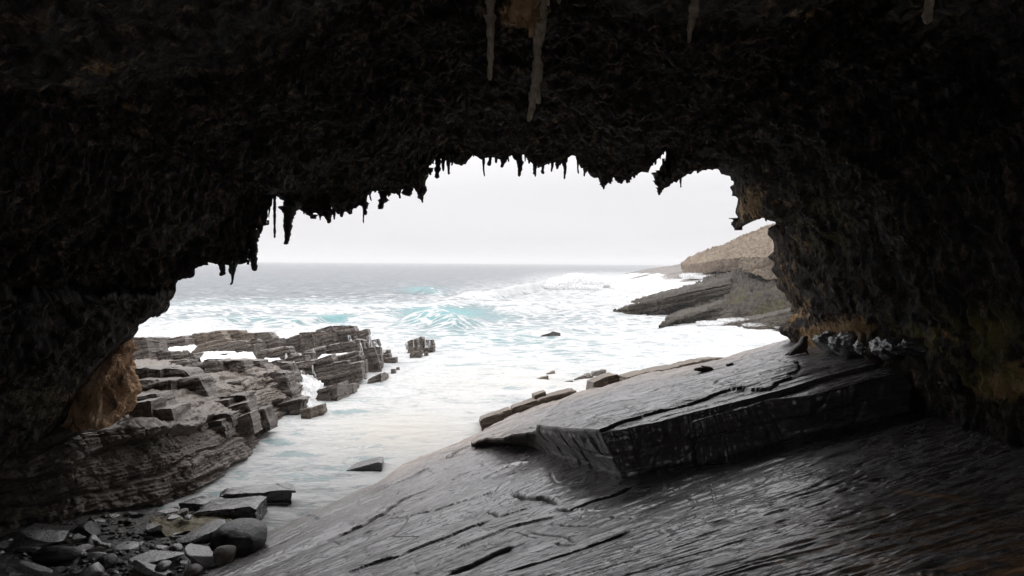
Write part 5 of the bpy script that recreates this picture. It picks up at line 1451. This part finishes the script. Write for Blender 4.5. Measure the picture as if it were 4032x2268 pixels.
# ------------------------------------------------------------------ fur seals resting on the slab
def skin_body(name, verts, radii, edges, mat, parent=None, sub=2):
    me = bpy.data.meshes.new(name)
    me.from_pydata(verts, edges, [])
    o = link(name, me, parent)
    mod = o.modifiers.new('skin', 'SKIN')
    for v, r in zip(me.skin_vertices[0].data, radii):
        v.radius = (r, r) if np.isscalar(r) else r
    me.skin_vertices[0].data[0].use_root = True
    ss = o.modifiers.new('sub', 'SUBSURF'); ss.levels = sub; ss.render_levels = sub
    dg = bpy.context.evaluated_depsgraph_get()
    m2 = bpy.data.meshes.new_from_object(o.evaluated_get(dg))
    o.modifiers.clear(); o.data = m2
    m2.materials.clear(); m2.materials.append(mat)
    m2.polygons.foreach_set('use_smooth', np.ones(len(m2.polygons), bool))
    return o
def seat_on(sx, sy, h=1.5):
    return Vector(bed_pt(sx, sy, h))
seal = skin_body('fur_seal', [(-.55, 0, .16), (-.25, 0, .27), (.08, 0, .38), (.28, 0, .62), (.36, 0, .86), (.40, 0, 1.00), (.56, 0, 1.02), (.66, 0, .99), (.22, -.22, .22), (.30, -.38, .05), (.22, .22, .22), (.32, .38, .05), (-.80, -.10, .07), (-.98, -.16, .04), (-.80, .10, .07), (-.98, .16, .04)],
    [.20, .28, .33, .30, .25, .21, .15, .09, .10, .05, .10, .05, .08, .04, .08, .04],
    [(0, 1), (1, 2), (2, 3), (3, 4), (4, 5), (5, 6), (6, 7), (2, 8), (8, 9), (2, 10), (10, 11), (0, 12), (12, 13), (0, 14), (14, 15)], M['fur'])
seal.location = seat_on(3150, 1394, 1.55); seal.rotation_euler = (0, -.1, .25); seal.scale = (.66, .85, .66)
seal['label'] = 'dark brown fur seal sitting with its head raised beside the right pillar'; seal['category'] = 'seal'; seal['group'] = 'seals on the broad slab'
seal2 = skin_body('fur_seal', [(0, 0, .24), (-.35, 0, .22), (-.65, 0, .15), (.35, 0, .22), (.62, 0, .17), (.80, 0, .13), (.90, 0, .10), (.30, -.26, .08), (.36, -.42, .04), (.30, .26, .08), (-.86, -.08, .07), (-1.02, -.14, .04), (-.86, .08, .07)],
    [.27, .25, .16, .23, .15, .11, .06, .09, .05, .09, .08, .04, .07], [(0, 1), (1, 2), (0, 3), (3, 4), (4, 5), (5, 6), (3, 7), (7, 8), (3, 9), (2, 10), (10, 11), (2, 12)], M['fur'])
seal2.location = seat_on(2777, 1466, 1.5); seal2.rotation_euler = (0, -.12, math.pi + .2); seal2.scale = (.62,) * 3
seal2['label'] = 'dark fur seal lying flat on the open slab near its far edge'; seal2['category'] = 'seal'; seal2['group'] = 'seals on the broad slab'
st_ = link('stone', stone_mesh('stone', (.32, .3, .26), M['darkstone'], 91, cuts=8)); st_.location = seat_on(2873, 1440, 1.58)
st_['label'] = 'small dark stone on the slab between the two seals'; st_['category'] = 'stone'

# ------------------------------------------------------------------ white water lying in the rock pools and pouring between the blocks
def foam_sheet(rows, nu=40, counts=None, amp=0.12, name='foam'):
    rr = [pts(r) for r in rows]
    G = loft(rr, nu, counts or [14] * (len(rr) - 1))
    rim = np.minimum(np.linspace(0, 1, G.shape[1])[None], np.linspace(1, 0, G.shape[1])[None]) * 2
    G[..., 2] += amp * fbm(G * np.array([1.2, 1.2, 1.2]), 4, .6, mode=1) * 1.3 - 0.25 * (1 - sstep(0, .25, rim)) + 0.12
    return grid_obj(name, G, M['falls' if name == 'waterfall' else 'foam'], kind='stuff')
# pools (view pixel corner rows)
foam_sheet([[(405, 886, 72), (440, 886, 72), (480, 884, 71)], [(420, 876, 77), (460, 874, 78), (496, 868, 80)]])
foam_sheet([[(508, 908, 64.5), (540, 906, 65), (580, 904, 65)], [(498, 888, 70), (560, 886, 72), (600, 888, 72)]])
foam_sheet([[(575, 908, 64), (620, 908, 65), (650, 906, 66)], [(590, 890, 70), (620, 888, 72), (640, 890, 72)]])
foam_sheet([[(655, 914, 66), (690, 912, 66), (712, 908, 66)], [(660, 905, 69), (690, 903, 70), (706, 903, 70)]])
foam_sheet([[(780, 888, 74), (830, 884, 76), (870, 876, 79)], [(795, 876, 80), (840, 872, 81), (880, 868, 82)]])
foam_sheet([[(793, 906, 68), (850, 900, 69), (880, 897, 70)], [(800, 896, 72), (850, 892, 73), (890, 890, 74)]])
# the chute between the wall end and the big block, and thin falls
foam_sheet([[(742, 1050, 50.5), (765, 1040, 51), (800, 1016, 54.5)], [(745, 990, 56), (775, 982, 57), (815, 965, 60)], [(728, 944, 60), (752, 940, 62), (790, 950, 63)], [(722, 922, 63), (732, 922, 64), (742, 925, 65)]], 50, [22, 20, 14], .35)
for i, (x0, y0, x1, y1, w, Yd) in enumerate([(719, 892, 722, 912, 7, 68), (786, 922, 793, 956, 5, 61), (738, 912, 748, 950, 6, 60), (905, 860, 912, 900, 6, 70), (878, 846, 884, 862, 6, 74), (786, 880, 792, 890, 4, 72), (690, 836, 694, 848, 3, 82), (930, 845, 950, 880, 16, 74), (1040, 850, 1041, 876, 2, 76), (1052, 846, 1054, 876, 3, 76), (1072, 850, 1074, 878, 7, 76.5), (1080, 852, 1082, 876, 4, 76.5), (1022, 862, 1026, 880, 5, 76)]):
    foam_sheet([[(x0 - w / 2, y0, Yd - .1), (x0, y0, Yd - .5), (x0 + w / 2, y0, Yd - .1)], [(x1 - w * .8, y1, Yd - .5), (x1, y1, Yd - 1.0), (x1 + w * .8, y1, Yd - .5)]], 8, [14], .06, 'waterfall')
# burst of spray where the swell breaks on the tip of the headland ramp, and surf along its ledges
def plume(parts_, seed, name='sea_spray'):
    """ragged soft plumes: (view x, view y, half width px, half height px, distance, depth m)"""
    v, f = ico(5)
    vs, fs, off = [], [], 0
    for k, (x, y, w, h, Yd, dp) in enumerate(parts_):
        c = P(np.array(x * 1.5652), np.array(y * 1.5652), Yd)
        q = v * (1 + .40 * fbm(v * 1.7 + seed + k * 3, 5, .62) + .10 * fbm(v * 4 + seed + k, 4, .6))[:, None]
        q = q * np.array([w * 1.5652 * Yd / FPX, dp, h * 1.5652 * Yd / FPX]) + c
        vs.append(q); fs.append(f + off); off += len(q)
    return link(name, raw_mesh(name, np.concatenate(vs), np.concatenate(fs), M['spray'], True), kind='stuff')
plume([(1405, 712, 30, 14, 300, 5), (1440, 708, 36, 19, 303, 6), (1480, 706, 38, 16, 306, 6), (1525, 708, 40, 11, 310, 6), (1455, 699, 24, 13, 308, 5), (1375, 722, 34, 9, 296, 5), (1440, 724, 70, 10, 292, 6), (1580, 714, 50, 8, 316, 6)], 3)
plume([(1625, 800, 26, 9, 151, 2), (1655, 803, 24, 9, 150, 2), (1680, 808, 18, 7, 149, 2), (1640, 808, 44, 6, 147, 2)], 9)
plume([(1790, 812, 40, 6, 124, 2), (1850, 806, 44, 7, 126, 2), (1910, 818, 40, 6, 120, 2), (1960, 822, 30, 5, 119, 2)], 14)
plume([(955, 880, 16, 9, 78, .8), (975, 872, 16, 8, 79, .8), (945, 896, 14, 8, 75, .8), (1010, 884, 16, 7, 76, .8)], 21)
plume([(752, 965, 9, 12, 60, .5), (768, 990, 11, 12, 58, .5), (760, 940, 8, 9, 62, .5)], 25)
# spray drifting over the foot of the pale cap
plume([(1745, 694, 34, 8, 236, 3), (1790, 698, 40, 7, 226, 3)], 31)

# ------------------------------------------------------------------ salt haze over the water
def haze_box():
    x0, x1, y0, y1, z0, z1 = -28000, 28000, -130, 14500, -4.0, 70.0
    v = [(x, y, z) for x in (x0, x1) for y in (y0, y1) for z in (z0, z1)]
    f = [(0, 1, 3, 2), (4, 6, 7, 5), (0, 4, 5, 1), (2, 3, 7, 6), (0, 2, 6, 4), (1, 5, 7, 3)]
    m = bpy.data.materials.new('haze'); m.use_nodes = True
    t = m.node_tree; t.nodes.clear()
    o = t.nodes.new('ShaderNodeOutputMaterial'); pv = t.nodes.new('ShaderNodeVolumePrincipled')
    pv.inputs['Color'].default_value = (0.95, 0.95, 0.96, 1)
    pv.inputs['Density'].default_value = HAZE
    pv.inputs['Anisotropy'].default_value = 0.2
    t.links.new(pv.outputs[0], o.inputs['Volume'])
    link('haze', raw_mesh('haze', np.array(v, float), np.array(f), m, False), kind='stuff')
HAZE = 0.00022
haze_box()
